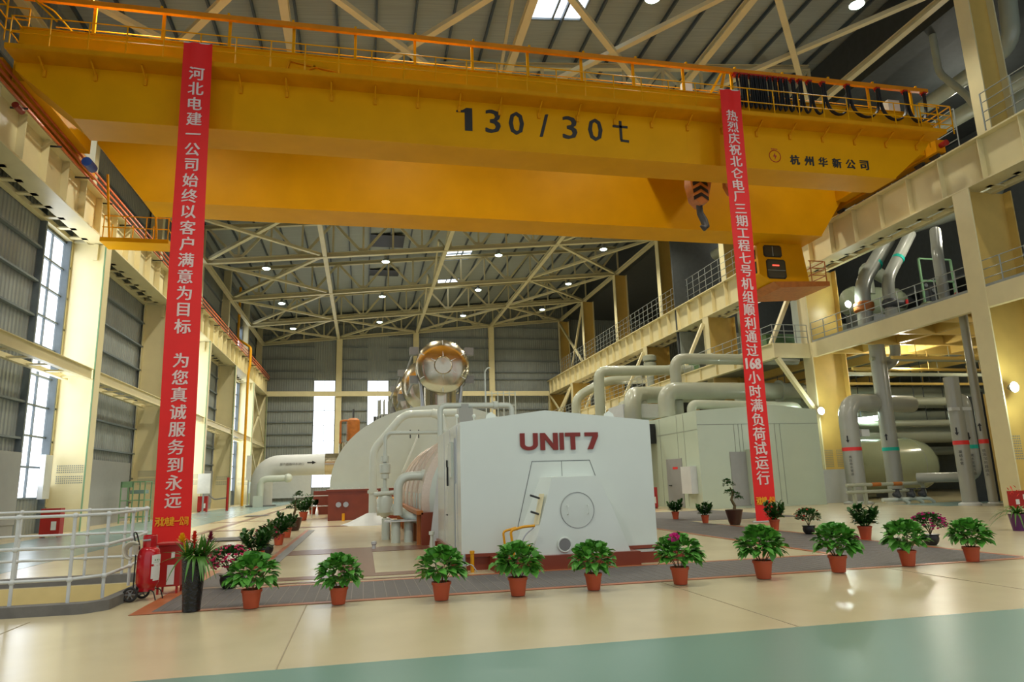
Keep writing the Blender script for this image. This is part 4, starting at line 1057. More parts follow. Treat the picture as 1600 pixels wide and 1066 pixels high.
part(gf,'deck_plate','midwall',lambda b: b.box(23.3,XR-0.05,35,92,GZ1-0.1,GZ1))
for i in range(2,7):
    y = YC[i]+0.6 if i > 2 else YC[i]-0.15
    part(gf,'knee_brace','cream',lambda b: b.bar((23.2,y,GZ0),(XR+0.02,y,5.0),0.3,0.22))
    part(gf,'upper_brace','cream',lambda b: b.bar((23.2,YC[i]+0.3,GZ1),(XR-0.05,YC[i]+0.3,13.0),0.26,0.22))
def railing(name, label, pts, h, m, ncount, z, r=0.022, nr=3, group=None):
    T = thing(name, label, 'railing', (pts[0][0],pts[0][1],z), group)
    for k in range(1,nr+1): part(T,'rail',m,lambda b: b.path([(p[0],p[1],z+h*k/nr) for p in pts], r, 0.05, 6))
    proto = None
    for i in range(len(pts)-1):
        a = V(pts[i]+(z,)); c = V(pts[i+1]+(z,)); n = ncount[i]
        for k in range(n+1):
            if k == 0 and i > 0: continue
            p = a.lerp(c,k/n)
            if proto is None: proto = part(T,'post',m,lambda b: b.tube(p,p+V((0,0,h)),r*1.3,6)); p0 = p.copy()
            else:
                o = proto.copy(); COL.objects.link(o); o.location = p-p0
    return T
railing('gallery_railing','grey gallery railing right of the yellow lit column',[(XR+0.08,12.0),(XR+0.08,34.6)],1.15,'railgrey',[20],GZ1,0.022,3,'gallery railings')
railing('gallery_railing','grey gallery railing along the protruding deck beyond the yellow lit column',[(XR,34.9),(23.05,34.9),(23.05,92)],1.1,'railgrey',[3,50],GZ1,0.022,3,'gallery railings')
wk = thing('runway_walkway','narrow walkway on top of the right crane girder','walkway',(26.8,50,15.45))
part(wk,'deck','creamy',lambda b: b.box(26.05,27.15,12,92.5,15.5,15.6))
part(wk,'edge_beam','cream',lambda b: b.box(26.5,26.56,12,92.5,15.6,16.0))
railing('walkway_railing','grey railing above the right crane girder, long run behind the upper columns',[(26.6,24.2),(26.6,92)],2.0,'railgrey',[64],16.0,0.02,4,'walkway railings')
railing('walkway_railing','grey railing above the right crane girder, short run at the right edge of the photo',[(26.6,14),(26.6,22.8)],1.8,'railgrey',[6],16.1,0.025,4,'walkway railings')

# vertical pipes with coloured bands
def vpipe(label, x, y, r, pts, band, bz=2.72, lettering=None, arrow=1):
    T = thing('vertical_pipe', label, 'pipe', (x,y,0))
    part(T,'pipe_run','pipe',lambda b: b.path(pts, r, r*2.1, 22, 6))
    part(T,'colour_band',band,lambda b: b.lathe([(r+0.002,-0.09),(r+0.01,-0.09),(r+0.01,0.09),(r+0.002,0.09)],(x,y,bz),24))
    if pts[0][2] == 0: part(T,'base_collar','dado2',lambda b: b.lathe([(r*1.5,0),(r*1.5,0.08),(r+0.01,0.14)],(x,y,0),20))
    d = V((-x,-y,0)).normalized(); side_ = V((-d.y,d.x,0))
    def tx(b):
        c = V((x,y,0))+d*(r+0.012)-side_*r*0.25
        for i,ch in enumerate(lettering):
            cc = c+V((0,0,bz-0.4-i*0.17)); put_text(b,ch,tuple(cc),1.0,height=0.13,frame=(side_,V((0,0,1)),d),depth=0.002)
    if lettering: part(T,'pipe_lettering','dkgrey',tx)
    def ar(b):
        c = V((x,y,bz+0.45))+d*(r+0.015)-side_*r*0.3; s = arrow
        b.add([c-side_*0.03,c+side_*0.03,c+side_*0.03+V((0,0,0.22)),c-side_*0.03+V((0,0,0.22))],[(0,1,2,3)])
        zt_ = 0 if s < 0 else 0.22
        b.add([c-side_*0.08+V((0,0,zt_)),c+side_*0.08+V((0,0,zt_)),c+V((0,0,zt_+0.14*s))],[(0,1,2)])
    part(T,'flow_arrow','black',ar)
    return T
va = vpipe('thick grey pipe with red band and elbow on top, beside the pale enclosure',24.5,31.3,0.46,[(24.5,31.3,0),(24.5,31.3,5.15),(29.5,32.5,5.15)],'redband',2.73,'高压给水管道',-1)
part(va,'support_lug','dado2',lambda b: b.box(24.85,25.3,30.85,31.2,3.35,3.7))
vb = vpipe('tall grey vertical pipe with teal band reaching the gallery deck',27.05,31.6,0.4,[(27.05,31.6,0),(27.05,31.6,8.8)],'teal',2.7)
part(vb,'branch_elbow','pipe',lambda b: b.path([(27.2,31.6,7.0),(27.9,31.6,7.35),(28.2,31.6,7.8),(28.2,31.6,8.9)],0.27,0.4,16))
vc = vpipe('grey vertical pipe with red band and flat top, right of the tank',26.2,26.3,0.31,[(26.2,26.3,0),(26.2,26.3,5.7)],'redband',2.73,'凝结水管',-1)
part(vc,'support_lug','dado2',lambda b: b.box(25.7,26.75,26.0,26.2,4.15,4.3))
vd = vpipe('slim grey vertical pipe with red band next to the right column',26.6,25.5,0.18,[(26.6,25.5,0),(26.6,25.5,8.8)],'redband',2.73,'低压加热器疏水',1)
part(vd,'foot_flange','pipe',lambda b: b.lathe([(0.45,0),(0.45,0.08),(0.2,0.1)],(26.6,25.5,0),18))
ve = vpipe('curved grey pipe with teal band between the two red banded pipes',28.4,27.9,0.24,[(27.0,30,1.2),(28.4,27.9,1.2),(28.4,27.9,4.9),(29.3,29.5,5.0)],'teal',2.6,'疏水至凝汽器',-1)
vf = thing('gallery_pipe','grey pipe rising from the gallery deck behind the railing','pipe',(31.3,30,9))
part(vf,'pipe_run','pipe',lambda b: b.path([(30.3,30,9.0),(30.3,30,13.0),(31.4,31,14.8)],0.28,0.5,14))

# tank
TK = thing('storage_tank','big pale green horizontal tank with domed end behind the grey vertical pipes','tank',(30.5,36.5,0))
part(TK,'shell','tank',lambda b: b.lathe([(0.0,5.0),(0.6,4.93),(1.1,4.7),(1.45,4.25),(1.62,3.6),(1.66,3.2),(1.66,-5)],(29.6,37.3,1.9),40,'x'))
for x in (27.5,31.5): part(TK,'saddle','dado',lambda b: b.box(x-0.2,x+0.2,36.3,38.3,0,0.7))
part(TK,'nozzle','tank',lambda b: b.lathe([(0.2,0),(0.2,-0.18),(0,-0.18)],(28.6,35.8,1.9),14,'y'))
part(TK,'seam','steel',lambda b: b.ring((32.9,37.3,1.9),1.667,0.012,'x',40,4))
# low pipe bundle in front of the tank
LB = thing('low_pipe_rack','brownish low pipes on a short stand left of the tank','pipe rack',(25.3,29.8,0))
for z,xe in ((0.95,27.3),(0.62,26.7)): part(LB,'pipe_run','pipe2',lambda b: b.path([(23.0,30.1,z),(xe,30.1,z),(xe+0.1,30.1,z-0.5)],0.09,0.2,10))
for x in (23.4,24.0): part(LB,'post','pipe2',lambda b: b.box(x-0.06,x+0.06,30.05,30.2,0,1.05))
for x in (24.4,25.6): part(LB,'strap','rust',lambda b: b.lathe([(0.1,0),(0.1,0.5)],(x,30.1,0.95),10,'x'))
for i,(x,l) in enumerate(((25.4,'leftmost'),(26.2,'middle'),(26.85,'rightmost'))):
    T = thing('gate_valve','dark hand wheel valve on a low white pipe, %s of the three by the tank' % l,'valve',(x,29.3,0),'low valves')
    part(T,'pipe_run','offwhite',lambda b: b.path([(x-0.9,29.6,0.22),(x+0.3,29.6,0.22),(x+0.55,29.6,0.02)],0.09,0.2,12))
    part(T,'valve_body','dkgrey',lambda b: (b.tube((x-0.3,29.6,0.45),(x,29.6,0.45),0.03,6), b.lathe([(0.08,0),(0.16,0.1),(0.11,0.25),(0.09,0.4),(0.04,0.4)],(x,29.6,0.28),10), b.lathe([(0.09,0),(0.12,0.05),(0.12,0.3),(0.07,0.35)],(x-0.25,29.6,0.45),10,'x')))
    part(T,'hand_wheel','hoseblk',lambda b: (b.ring((x,29.6,0.7),0.2,0.025,'z',18,6), b.bar((x-0.19,29.6,0.7),(x+0.19,29.6,0.7),0.03), b.bar((x,29.41,0.7),(x,29.79,0.7),0.03)))
mc = thing('pump_set','cream pump head on a pale pedestal between the pale enclosure and the first grey pipe','pump',(23.8,33.5,0))
part(mc,'pedestal','dado2',lambda b: b.box(23.3,25.6,33.3,34.8,0,1.75))
part(mc,'motor','cream',lambda b: (b.lathe([(0.3,0),(0.28,0.6),(0.2,0.7),(0.2,1.0),(0.35,1.1),(0.35,1.45),(0.15,1.6),(0,1.6)],(23.7,33.6,1.75),14), b.lathe([(0,0),(0.2,0.02),(0.2,0.6),(0,0.62)],(23.4,33.5,3.0),12,'x')))
part(mc,'pump_frame','rust',lambda b: [b.bar((23.7+dx,33.6,1.75),(23.7+dx*0.6,33.6,2.8),0.05) for dx in (-0.4,0.4,0.2)])
bx_ = thing('cable_box','small dark green box on a post beside the yellow lit column','box',(26.0,34.0,0))
part(bx_,'box','green_paint',lambda b: b.box(26.3,26.9,34.0,34.2,1.4,1.9)); part(bx_,'post','green_paint',lambda b: (b.box(26.35,26.41,34.05,34.1,0,2.3), b.box(27.0,27.06,34.05,34.1,0,2.6), b.box(26.35,27.06,34.05,34.1,2.3,2.36)))
# horizontal pipes in the annex below the gallery
for i,(x0,x1,y,z,r,l) in enumerate(((24.6,45.5,41,6.55,0.75,'highest and thickest'),(27,45.5,42,5.1,0.7,'below the thickest one'),(26,45.5,40,3.9,0.55,'third from the top'),(28.5,45.5,39,4.6,0.22,'slim one in front'),(25.4,45.5,43,2.9,0.3,'lowest behind the tank'),(27,45.5,38.2,5.95,0.28,'slim one just under the deck'))):
    T = thing('header_pipe','horizontal green grey pipe below the gallery, '+l,'pipe',((x0+x1)/2,y,z-r),'header pipes')
    part(T,'pipe_run','pipe2',lambda b: b.tube((x0,y,z),(x1,y,z),r,20))
    part(T,'end_cap','pipe2',lambda b: b.ball((x0,y,z),r*0.99,16,0.99))
    for k in range(3):
        x = x0+3+k*5; part(T,'hanger_rod','dkgrey',lambda b: b.tube((x,y,z+r),(x,y,GZ0+0.68),0.03,5))
for i,(y,z) in enumerate(((30,7.3),(31.5,7.5),(33,7.2),(36,7.4),(37.3,7.0))):
    b = MB(); b.tube((26.5,y,z),(45,y+1,z+0.1),0.09+0.03*(i%2),8)
    for k in range(4): b.tube((28+k*3.6,y+0.1*k,z),(28+k*3.6,y+0.1*k,GZ0+0.1),0.02,5)
    b.one('cable_conduit','pipe2' if i%2 else 'creamy','thin conduit under the gallery deck, number %d counted from the camera' % (i+1),'conduit','conduits under the deck')
b = MB(); b.tube((30.3,39.2,4.75),(32.4,38.2,4.95),0.16,10); b.one('tube_light','lamp','bright tube lamp between the pipes behind the tank','lamp')
# annex door leaf
T = thing('annex_door','tall pale door leaf with dark edge behind the right column','door',(31.5,30,0))
part(T,'leaf','creamy',lambda b: b.box(30.2,30.9,28.6,28.7,0,5.2)); part(T,'edge','black',lambda b: b.box(30.05,30.2,28.55,28.7,0,5.3)); part(T,'dark_leaf','darkwall',lambda b: b.box(28.9,30.05,28.7,28.8,0,5.1))
part(T,'latch','black',lambda b: [b.ball((30.6,28.5,z),0.14,8) for z in (1.7,2.05)])
# stuff on the gallery deck
T = thing('gallery_pipe','thick grey slanting pipe with teal band on the gallery, left one','pipe',(28.0,33,9),'slanting gallery pipes')
part(T,'pipe_run','pipe',lambda b: b.path([(28.2,33.5,9),(28.2,33.5,12.2),(31.4,34.5,15.5)],0.42,0.9,18)); part(T,'colour_band','teal',lambda b: b.sweep([(29.65,33.95,13.62),(29.8,34.0,13.78)],0.44,18)); part(T,'coupling','rust',lambda b: b.lathe([(0.43,0),(0.55,0.1),(0.55,0.5),(0.43,0.6)],(28.2,33.5,10.6),16))
T = thing('gallery_pipe','thick grey slanting pipe with teal band on the gallery, right one','pipe',(29.6,32.5,9),'slanting gallery pipes')
part(T,'pipe_run','pipe',lambda b: b.path([(29.2,32.6,9),(29.2,32.6,12.3),(32.2,33.6,15.6)],0.33,0.8,18)); part(T,'colour_band','teal',lambda b: b.sweep([(30.45,33.0,13.65),(30.6,33.05,13.82)],0.35,18))
part(T,'valve','dkgrey',lambda b: (b.lathe([(0.3,0),(0.42,0.15),(0.42,0.45),(0.3,0.6)],(29.2,32.6,10.6),14), b.lathe([(0.25,0),(0.25,0.7)],(29.4,32.6,10.9),12,'x')))
part(T,'valve_mark','redband',lambda b: b.box(30.0,30.15,32.3,32.35,10.8,11.1))
T = thing('gallery_vessel','pale green vessel with elbow on the gallery deck behind the railing','vessel',(31.5,36,9))
part(T,'shell','tank',lambda b: b.lathe([(0,0),(0.8,0.15),(1.0,0.5),(1.0,3.6),(0.8,4.0),(0,4.1)],(29.8,37,12.2),20,'x'))
part(T,'elbow','pipe2',lambda b: b.path([(31,36.3,12.5),(31,36.3,14.4),(33,37,13.9)],0.42,0.7,14)); part(T,'foot','dado',lambda b: b.box(30.2,33,36.4,37.6,9,11.3))
T = thing('gallery_cabinet','dark instrument rack with green frame on the gallery','rack',(34,33,9))
part(T,'frame','green_paint',lambda b: [b.bar(p,q,0.1) for p,q in (((32.9,34,9),(32.9,34,14.2)),((35.2,34,9),(35.2,34,14.2)),((32.9,34,14.2),(35.2,34,14.2)),((34.0,34,9),(34.0,34,14.2)),((32.9,34,12.8),(35.2,34,12.8)))])
part(T,'instrument','dkgrey',lambda b: [b.box(33.0+k*0.5,33.35+k*0.5,34.1,34.4,10.2+0.25*(k%3),12.2+0.3*(k%2)) for k in range(4)])
part(T,'gauge','steel',lambda b: [b.lathe([(0.12,0),(0.12,-0.04),(0,-0.04)],(33.1+k*0.5,33.95,12.5-0.3*(k%2)),12,'y') for k in range(4)])
T = thing('gallery_cabinet','pale cabinet on the gallery left of the slanting pipes','cabinet',(27.4,35.8,9))
part(T,'cabinet','offwhite',lambda b: b.box(26.6,27.8,36.6,38,9,12.4)); part(T,'hopper','offwhite',lambda b: b.lathe([(0.4,0),(0.8,1.2),(0.8,2.6)],(28.9,38.5,10),14))
b = MB(); b.box(24.2,25.2,48,50.5,GZ1,GZ1+1.3); b.one('green_cabinet','green_paint','small pale green cabinet on the far gallery','cabinet')
b = MB(); b.lathe([(0.3,0),(0.3,2.0),(0.55,2.1),(0.55,2.5),(0.35,2.6),(0.6,2.7),(0.6,3.1),(0.4,3.2)],(24.6,56,GZ1),16); b.one('expansion_joint','pipe2','upright pipe with dark expansion joint on the far gallery','pipe')
T = thing('gallery_machine','pale green machine with dark motors low on the gallery deck behind the railing','machine',(31.5,31.5,9))
part(T,'body','tank',lambda b: b.lathe([(0,0),(0.5,0.1),(0.55,0.4),(0.55,2.4),(0.4,2.7),(0,2.75)],(30.2,31.4,10.2),18,'x')); part(T,'foot','dado',lambda b: b.box(30.4,32.6,31.0,31.8,9,9.8)); part(T,'motor','dkgrey',lambda b: b.lathe([(0,0),(0.35,0.02),(0.35,1.0),(0,1.02)],(33.0,31.4,10.0),14,'x'))
for x in (32.2,33.0,33.8): part(T,'hand_wheel','redpaint',lambda b: b.ring((x,31.0,11.0),0.2,0.03,'y',14,6))
b = MB(); b.box(25.6,45.9,51.7,51.9,9,13.4); struct('wall_gallery', b, 'midwall', 'pale wall behind the gallery equipment')
b = MB(); b.box(28.8,46,-8,93.4,24.45,24.55); b.box(28.75,28.8,-8,93.4,24.4,27.7); struct('ceiling_annex_added', b, 'darkwall', 'dark low slab added over the annex to darken it')  # slab and upright added to make the upper annex dark
T = thing('gallery_cabinet','tall pale green cabinet added to fill the dark far back of the gallery','cabinet',(30,44,9)); part(T,'cabinet','green_paint',lambda b: b.box(28.5,31.5,44,45.5,9,11.6)); part(T,'door_seam','dkgrey',lambda b: b.box(29.98,30.0,43.98,44,9.1,11.5))  # pale cabinet added to fill the darkness here
T = thing('gallery_cabinet','row of white cabinets added to fill the dark far back of the gallery','cabinet',(35,42,9)); part(T,'cabinet','offwhite',lambda b: b.box(33,38,42,43,9,12)); part(T,'door_seam','dkgrey',lambda b: [b.box(x,x+0.02,41.98,42,9.1,11.9) for x in (34.2,35.5,36.8)])  # white row added so the back is less dark
# upper annex pipes
for i,(pts,r,l) in enumerate((([(31,24.2,24.5),(31,24.4,22.0),(31,27.5,21.9),(31,45,21.9)],0.4,'thick pipe with elbow in the dark annex high at upper right'),([(29.6,27.4,24.5),(29.6,27.4,22.2),(29.6,26,20),(29.6,25.1,17.7)],0.18,'bent pipe in the dark annex behind the upper right column'),([(29,51,20),(31,40,20.5),(33,20,21)],0.45,'long thick pipe high in the annex running along the hall'),([(29.2,48,8.95),(29.2,48,22),(34,40,23)],0.4,'upright pipe with bend high in the annex behind the railing'),([(34,30,16),(34,26,22),(38,22,22),(38,22,24.5)],0.6,'thick double bent pipe at the top right corner'),([(30.2,36,16),(30.2,36,24.5)],0.4,'upright pipe high in the annex behind the upper columns'),([(28.5,38,15.5),(39.5,34,18.5)],0.55,'thick pipe low in the annex just above the right crane girder'))):
    b = MB(); b.path(pts,r,r*2.2,14); b.one('annex_pipe','pipe2',l,'pipe','upper annex pipes')
b = MB(); b.box(35.5,46,12,52,13.0,13.15)
for k in range(8): b.box(35.5,46,13+k*5,13.3+k*5,12.6,13)
b.one('upper_annex_deck','dkgrey','upper annex floor level behind the right crane girder','deck')
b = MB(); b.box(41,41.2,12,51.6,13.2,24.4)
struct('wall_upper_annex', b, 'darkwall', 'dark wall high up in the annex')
# floodlights
def flood(x,y,z,l,e,dx=-1):
    T = thing('floodlight',l,'lamp',(x,y,z),'floodlights')
    part(T,'lamp_housing','ballast',lambda b: b.lathe([(0.05,0.3),(0.12,0.22),(0.22,0.02),(0.23,0.0)],(x,y,z),14,'y'))
    part(T,'lens','flood',lambda b: b.lathe([(0.21,0.02),(0.15,-0.05),(0.0,-0.08)],(x,y,z),14,'y'))
    part(T,'arm','ballast',lambda b: b.path([(x,y+0.2,z),(x+0.2,y+0.3,z-0.1),(x+0.25,y+0.5,z+0.1)],0.02,0.1,6))
    p = bpy.data.lights.new('flood_light','POINT'); p.energy = e; p.color = (0.85,1.0,0.9); p.shadow_soft_size = 0.2
    o = bpy.data.objects.new('flood_light',p); COL.objects.link(o); o.location = (x-0.1,y-0.35,z)
flood(25.6,22.7,4.75,'bright floodlight on the right hand column',140)
flood(25.2,34.3,5.0,'bright floodlight beside the pale enclosure on the yellow lit column',140)
flood(27.6,34,11.2,'bright floodlight on the gallery behind the railing',90)
# fill lights without fixtures, added to brighten the annex deck, pipes and tank
for x,y,z,e in ((30,33,7.6,300),(38,34,7.6,260),(30,24,7.6,160),(32,30.5,14.5,420),(30,46,12.4,200),(34,30,22,260),(32,50,22,200),(26,60,8,200),(26,78,8,200)):
    p = bpy.data.lights.new('annex_fill_light','POINT'); p.energy = e; p.color = (1,0.95,0.78); p.shadow_soft_size = 0.3
    o = bpy.data.objects.new('annex_fill_light',p); COL.objects.link(o); o.location = (x,y,z)
# red notice board at the right edge
T = thing('notice_board','red notice board with pale pictures standing at the right edge','notice board',(24.6,21.5,0))
part(T,'board','redpaint',lambda b: b.box(23.1,24.8,21.5,21.53,0.1,0.74))
for x in (23.2,24.6): part(T,'leg','steel',lambda b: b.box(x,x+0.05,21.53,21.57,0,0.6))
for x,z in ((23.4,0.25),(23.75,0.42)): part(T,'picture','label',lambda b: b.box(x,x+0.16,21.49,21.5,z,z+0.18))
# ================================================================== PLANTS
def pot(T, c, r1, r2, h, m, bowl=False):
    x,y,z = c
    prof = [(r2,0),(r1*0.97,h*0.84),(r1*1.06,h*0.85),(r1*1.06,h),(r1*0.95,h),(r1*0.93,h*0.88)] if not bowl else [(r2,0),(r1*0.9,h*0.3),(r1,h*0.6),(r1*0.93,h*0.88),(r1*1.08,h*0.93),(r1*1.08,h),(r1*0.9,h)]
    part(T,'pot',m,lambda b: b.lathe(prof,c,24)); part(T,'soil','soil',lambda b: b.lathe([(r1*0.92,h*0.9),(0,h*0.93)],c,16))
def dome_leaves(b, c, R, H, n, L, W, rnd, flat=0.75, droop=0.35):
    for i in range(n):
        a = rnd.uniform(0,2*PI); u = rnd.uniform(-0.35,1)**1; el = u*PI/2*0.98
        k = rnd.uniform(0.45,1.0)**0.5
        d = V((math.cos(a)*math.cos(el), math.sin(a)*math.cos(el), math.sin(el)))
        p = V(c)+V((d.x*R*k, d.y*R*k, H*0.45+d.z*H*0.55*k))
        dd = (d*0.8+V((rnd.uniform(-.5,.5),rnd.uniform(-.5,.5),rnd.uniform(-.1,.5)))).normalized()
        s = rnd.uniform(0.7,1.15); b.leaf(p-dd*L*0.4*s, dd, L*s, W*s, (rnd.uniform(-.3,.3),rnd.uniform(-.3,.3),1), droop, 3)
def hydrangea(seed, pink=0, peach=0):
    rnd = random.Random(seed); T = thing('potted_hydrangea','','plant',(0,0,0),'green potted plants of the front row')
    pot(T,(0,0,0),0.135,0.1,0.25,'pot')
    part(T,'foliage','leaf',lambda b: dome_leaves(b,(0,0,0.24),0.34,0.5,230,0.17,0.125,rnd))
    def st(b):
        for k in range(9):
            a = k*0.7; b.tube((0.04*math.cos(a),0.04*math.sin(a),0.22),(0.2*math.cos(a),0.2*math.sin(a),0.48),0.006,5)
    part(T,'stems','stem',st)
    def bloom(c,r,m):
        def f(b):
            for k in range(36):
                a = rnd.uniform(0,2*PI); e = rnd.uniform(0,1.4); d = V((math.cos(a)*math.cos(e),math.sin(a)*math.cos(e),math.sin(e)))
                b.leaf(V(c)+d*r*0.7, d, r*0.6, r*0.6, (rnd.uniform(-1,1),rnd.uniform(-1,1),0.4), 0.0, 2)
            b.ball(c,r*0.75,8)
        part(T,'flower_head',m,f)
    if pink == 1: bloom((-0.1,-0.12,0.66),0.085,'magenta')
    if pink == 2: bloom((0.3,-0.12,0.5),0.045,'magenta')
    if peach: bloom((0.06,-0.2,0.52),0.06,'peach'); bloom((0.17,-0.18,0.53),0.045,'peach')
    return T
hp = [(-1.48,10.53,'leafy green plant in a terracotta pot just right of the tall black vase'),(-0.31,10.38,'leafy potted plant with small pale peach blooms, second pot right of the vase'),
 (1.1,10.18,'leafy green potted plant in front of the left corner of the UNIT 7 plinth'),(2.19,10.13,'leafy green potted plant in front of the yellow bracket'),(3.35,10.2,'leafy green potted plant in front of the trapezoid cover of UNIT 7'),
 (4.73,10.2,'potted plant with one bright magenta bloom on top'),(6.15,10.23,'full round green potted plant, first to the right of the one with the magenta bloom'),(7.59,10.37,'green potted plant with a tiny pink flower at its right side'),
 (9.08,10.56,'light green potted plant, second from the right end of the front row'),(10.42,10.6,'green potted plant with pointed leaves at the right end of the front row')]
A = hydrangea(1); B = hydrangea(2,peach=1); Cc = hydrangea(3,pink=1); D = hydrangea(4,pink=2); E_ = hydrangea(5)
protos = {1:B,5:Cc,7:D}; used = set()
for i,(x,y,l) in enumerate(hp):
    p = protos.get(i) or (A if i in (0,2,4,8) else E_)
    sc = (0.98,0.9,0.97,1.0,0.93,1.0,1.08,1.04,1.02,0.98)[i]
    if id(p) in used: o = dup(p,(x,y,0.009),rz=i*1.3,label=l,scale=sc)
    else: o = p; o.location = (x,y,0.009); o['label'] = l; o.scale = (sc,)*3; used.add(id(p))
def dracaena(seed, red=False):
    rnd = random.Random(seed); T = thing('potted_foliage_plant','','plant',(0,0,0),'taller potted foliage plants')
    pot(T,(0,0,0),0.14,0.1,0.28,'pot')
    def f(b):
        for s in range(20):
            a0 = rnd.uniform(0,2*PI); base = V((0.05*math.cos(a0),0.05*math.sin(a0),0.26)); lean = V((0.2*math.cos(a0),0.22*math.sin(a0),0.4*rnd.uniform(0.45,1.1)))
            for k in range(11):
                t = 0.25+0.75*k/10; a = a0+k*2.4; el = 0.2+0.9*t
                b.leaf(base+lean*t,(math.cos(a)*math.cos(el),math.sin(a)*math.cos(el),math.sin(el)),0.22,0.085,(0,0,1),0.4,3)
            b.tube(base,base+lean,0.008,5)
    part(T,'foliage','leaf2',f)
    if red: part(T,'berries','fred',lambda b: [b.ball((rnd.uniform(-.22,.22),rnd.uniform(-.22,.05),rnd.uniform(.3,.6)),0.018,6) for k in range(22)])
    return T
def azalea(seed, m, n_fl, R, dark=False):
    rnd = random.Random(seed); T = thing('potted_azalea','','plant',(0,0,0),'flowering potted azaleas')
    pot(T,(0,0,0),0.16,0.1,0.22,'blackpot',True)
    part(T,'stems','stem',lambda b: [b.path([(0,0,0.2),(0.05*math.cos(k),0.05*math.sin(k),0.32),(R*0.6*math.cos(k*1.1),R*0.6*math.sin(k*1.1),0.5)],0.01,0.05,5) for k in range(7)])
    part(T,'foliage','leaf2',lambda b: dome_leaves(b,(0,0,0.3),R,0.36,620,0.075,0.045,rnd,droop=0.1))
    def fl(b):
        for k in range(n_fl):
            a = rnd.uniform(0,2*PI); e = rnd.uniform(-0.6,1.3); d = V((math.cos(a)*math.cos(e),math.sin(a)*math.cos(e),math.sin(e)))
            c = V((d.x*R*0.98,d.y*R*0.98,0.46+d.z*0.21))
            for q in range(5):
                aa = q*1.257; b.leaf(c,(d+V((math.cos(aa),math.sin(aa),0.1))).normalized(),0.04,0.035,d,0.0,2)
    part(T,'flowers',m,fl,kind='stuff')
    return T
z1 = azalea(11,'pink',110,0.36); z1.location = (-2.15,12.75,0.009); z1['label'] = 'pink azalea in a black pot right behind the tall black vase'
z2 = azalea(12,'pink',70,0.3); z2.location = (-2.32,18.75,0.009); z2['label'] = 'pink azalea in a black pot in the left row, behind the tall leafy plant'
z3 = azalea(13,'magenta',80,0.34); z3.location = (12.0,13.2,0.009); z3['label'] = 'magenta azalea in a black pot near the right end, behind the front row'
z4 = azalea(14,'fred',18,0.33); z4.location = (11.62,16.9,0.009); z4['label'] = 'dark bush with few red flowers in a black pot, right of the banner'
d0 = dracaena(21); d0.location = (-2.18,15.9,0.009); d0['label'] = 'bushy dark green plant in a terracotta pot between the two pink azaleas'; d0.scale = (1.15,)*3
for x,y,l,s in ((-2.36,21.6,'green potted plant, first one beyond the second azalea in the left row',1.1),(-2.45,24.7,'green potted plant just in front of the bonsai in the left row',1.1),(-2.9,37,'tall green potted plant just beyond the bonsai in the left row',1.5),(-3.0,45,'green potted plant before the last one of the left row',1.6),(-3.05,53.5,'last green potted plant of the left row beside the red base',1.7),
  (11.62,22.7,'small green potted plant right row, left of the dark bonsai',0.95),(11.8,25.45,'farthest small green potted plant of the right row',1.0),(11.78,14.95,'dense green plant in a terracotta pot left of the magenta azalea',1.1)):
    dup(d0,(x,y,0.009),rz=x*y,label=l,scale=s)
d1 = dracaena(22,True); d1.location = (11.75,18.7,0.009); d1['label'] = 'green plant with small red flowers right in front of the right banner'; d1.scale = (1.05,)*3
def bonsai(h, seed):
    rnd = random.Random(seed); T = thing('potted_bonsai','','plant',(0,0,0),'bonsai trees')
    part(T,'pot','brownpot',lambda b: b.lathe([(0.16,0),(0.2,0.1),(0.27,0.42),(0.29,0.48),(0.25,0.48),(0.24,0.42)],(0,0,0),20)); part(T,'soil','soil',lambda b: b.lathe([(0.25,0.43),(0,0.45)],(0,0,0),14))
    part(T,'trunk','stem',lambda b: b.sweep([(0,0,0.4),(0.06,0,0.6),(-0.05,0.02,0.8),(0.03,0,1.0),(-0.08,0,1.2)],[0.06,0.05,0.045,0.035,0.02],8))
    def f(b):
        for (x,y,z,R) in ((-0.12,0,1.3,0.22),(0.28,0,0.85,0.16),(-0.05,0.05,1.05,0.2),(-0.2,0,1.42,0.14),(0.1,0,0.98,0.18)): dome_leaves(b,(x,y,z-R*0.4),R,R*0.8,90,0.07,0.045,rnd,droop=0.1)
    part(T,'foliage','leaf2',f); return T
bo = bonsai(1,31); bo.location = (11.95,21.3,0.009); bo['label'] = 'dark bonsai in a brown glazed pot left of the right banner'
bo.rotation_euler = (0,0,0.3)
dup(bo,(-2.55,28.5,0.009),rz=2.4,label='dark bonsai in a brown pot in the left row of plants')
# bromeliad vase
rnd = random.Random(5)
T = thing('vase_of_bromeliads','tall black glossy vase with bromeliads in yellow, red and maroon','plant',(-2.26,10.6,0.009))
vx,vy = -2.26,10.6
def vase(b):
    prof = [(0.0,0),(0.115,0)]+[(0.115+0.045*t/12,0.03+0.68*t/12) for t in range(13)]+[(0.15,0.71),(0.145,0.6)]
    b.lathe(prof,(vx,vy,0.009),28)
part(T,'vase','vase',vase)
def br(b):
    for (cx,cy_,z0) in ((vx-0.09,vy,0.78),(vx+0.05,vy-0.02,0.8),(vx+0.13,vy+0.03,0.78)):
        for k in range(30):
            a = k*2.4+cx*7; el = rnd.uniform(0.25,1.3); b.leaf((cx,cy_,z0-0.08),(math.cos(a)*math.cos(el),math.sin(a)*math.cos(el),math.sin(el)),rnd.uniform(0.26,0.4),0.045,(0,0,1),0.42-el*0.2,6,'strap')
    for k in range(10):
        a = -PI/2+rnd.uniform(-1.2,1.2); b.leaf((vx+0.1*math.cos(a),vy+0.1*math.sin(a),0.72),(math.cos(a)*0.9,math.sin(a)*0.9,0.3),0.3,0.06,(0,0,1),1.3,5,'strap')
part(T,'foliage','leaf3',br)
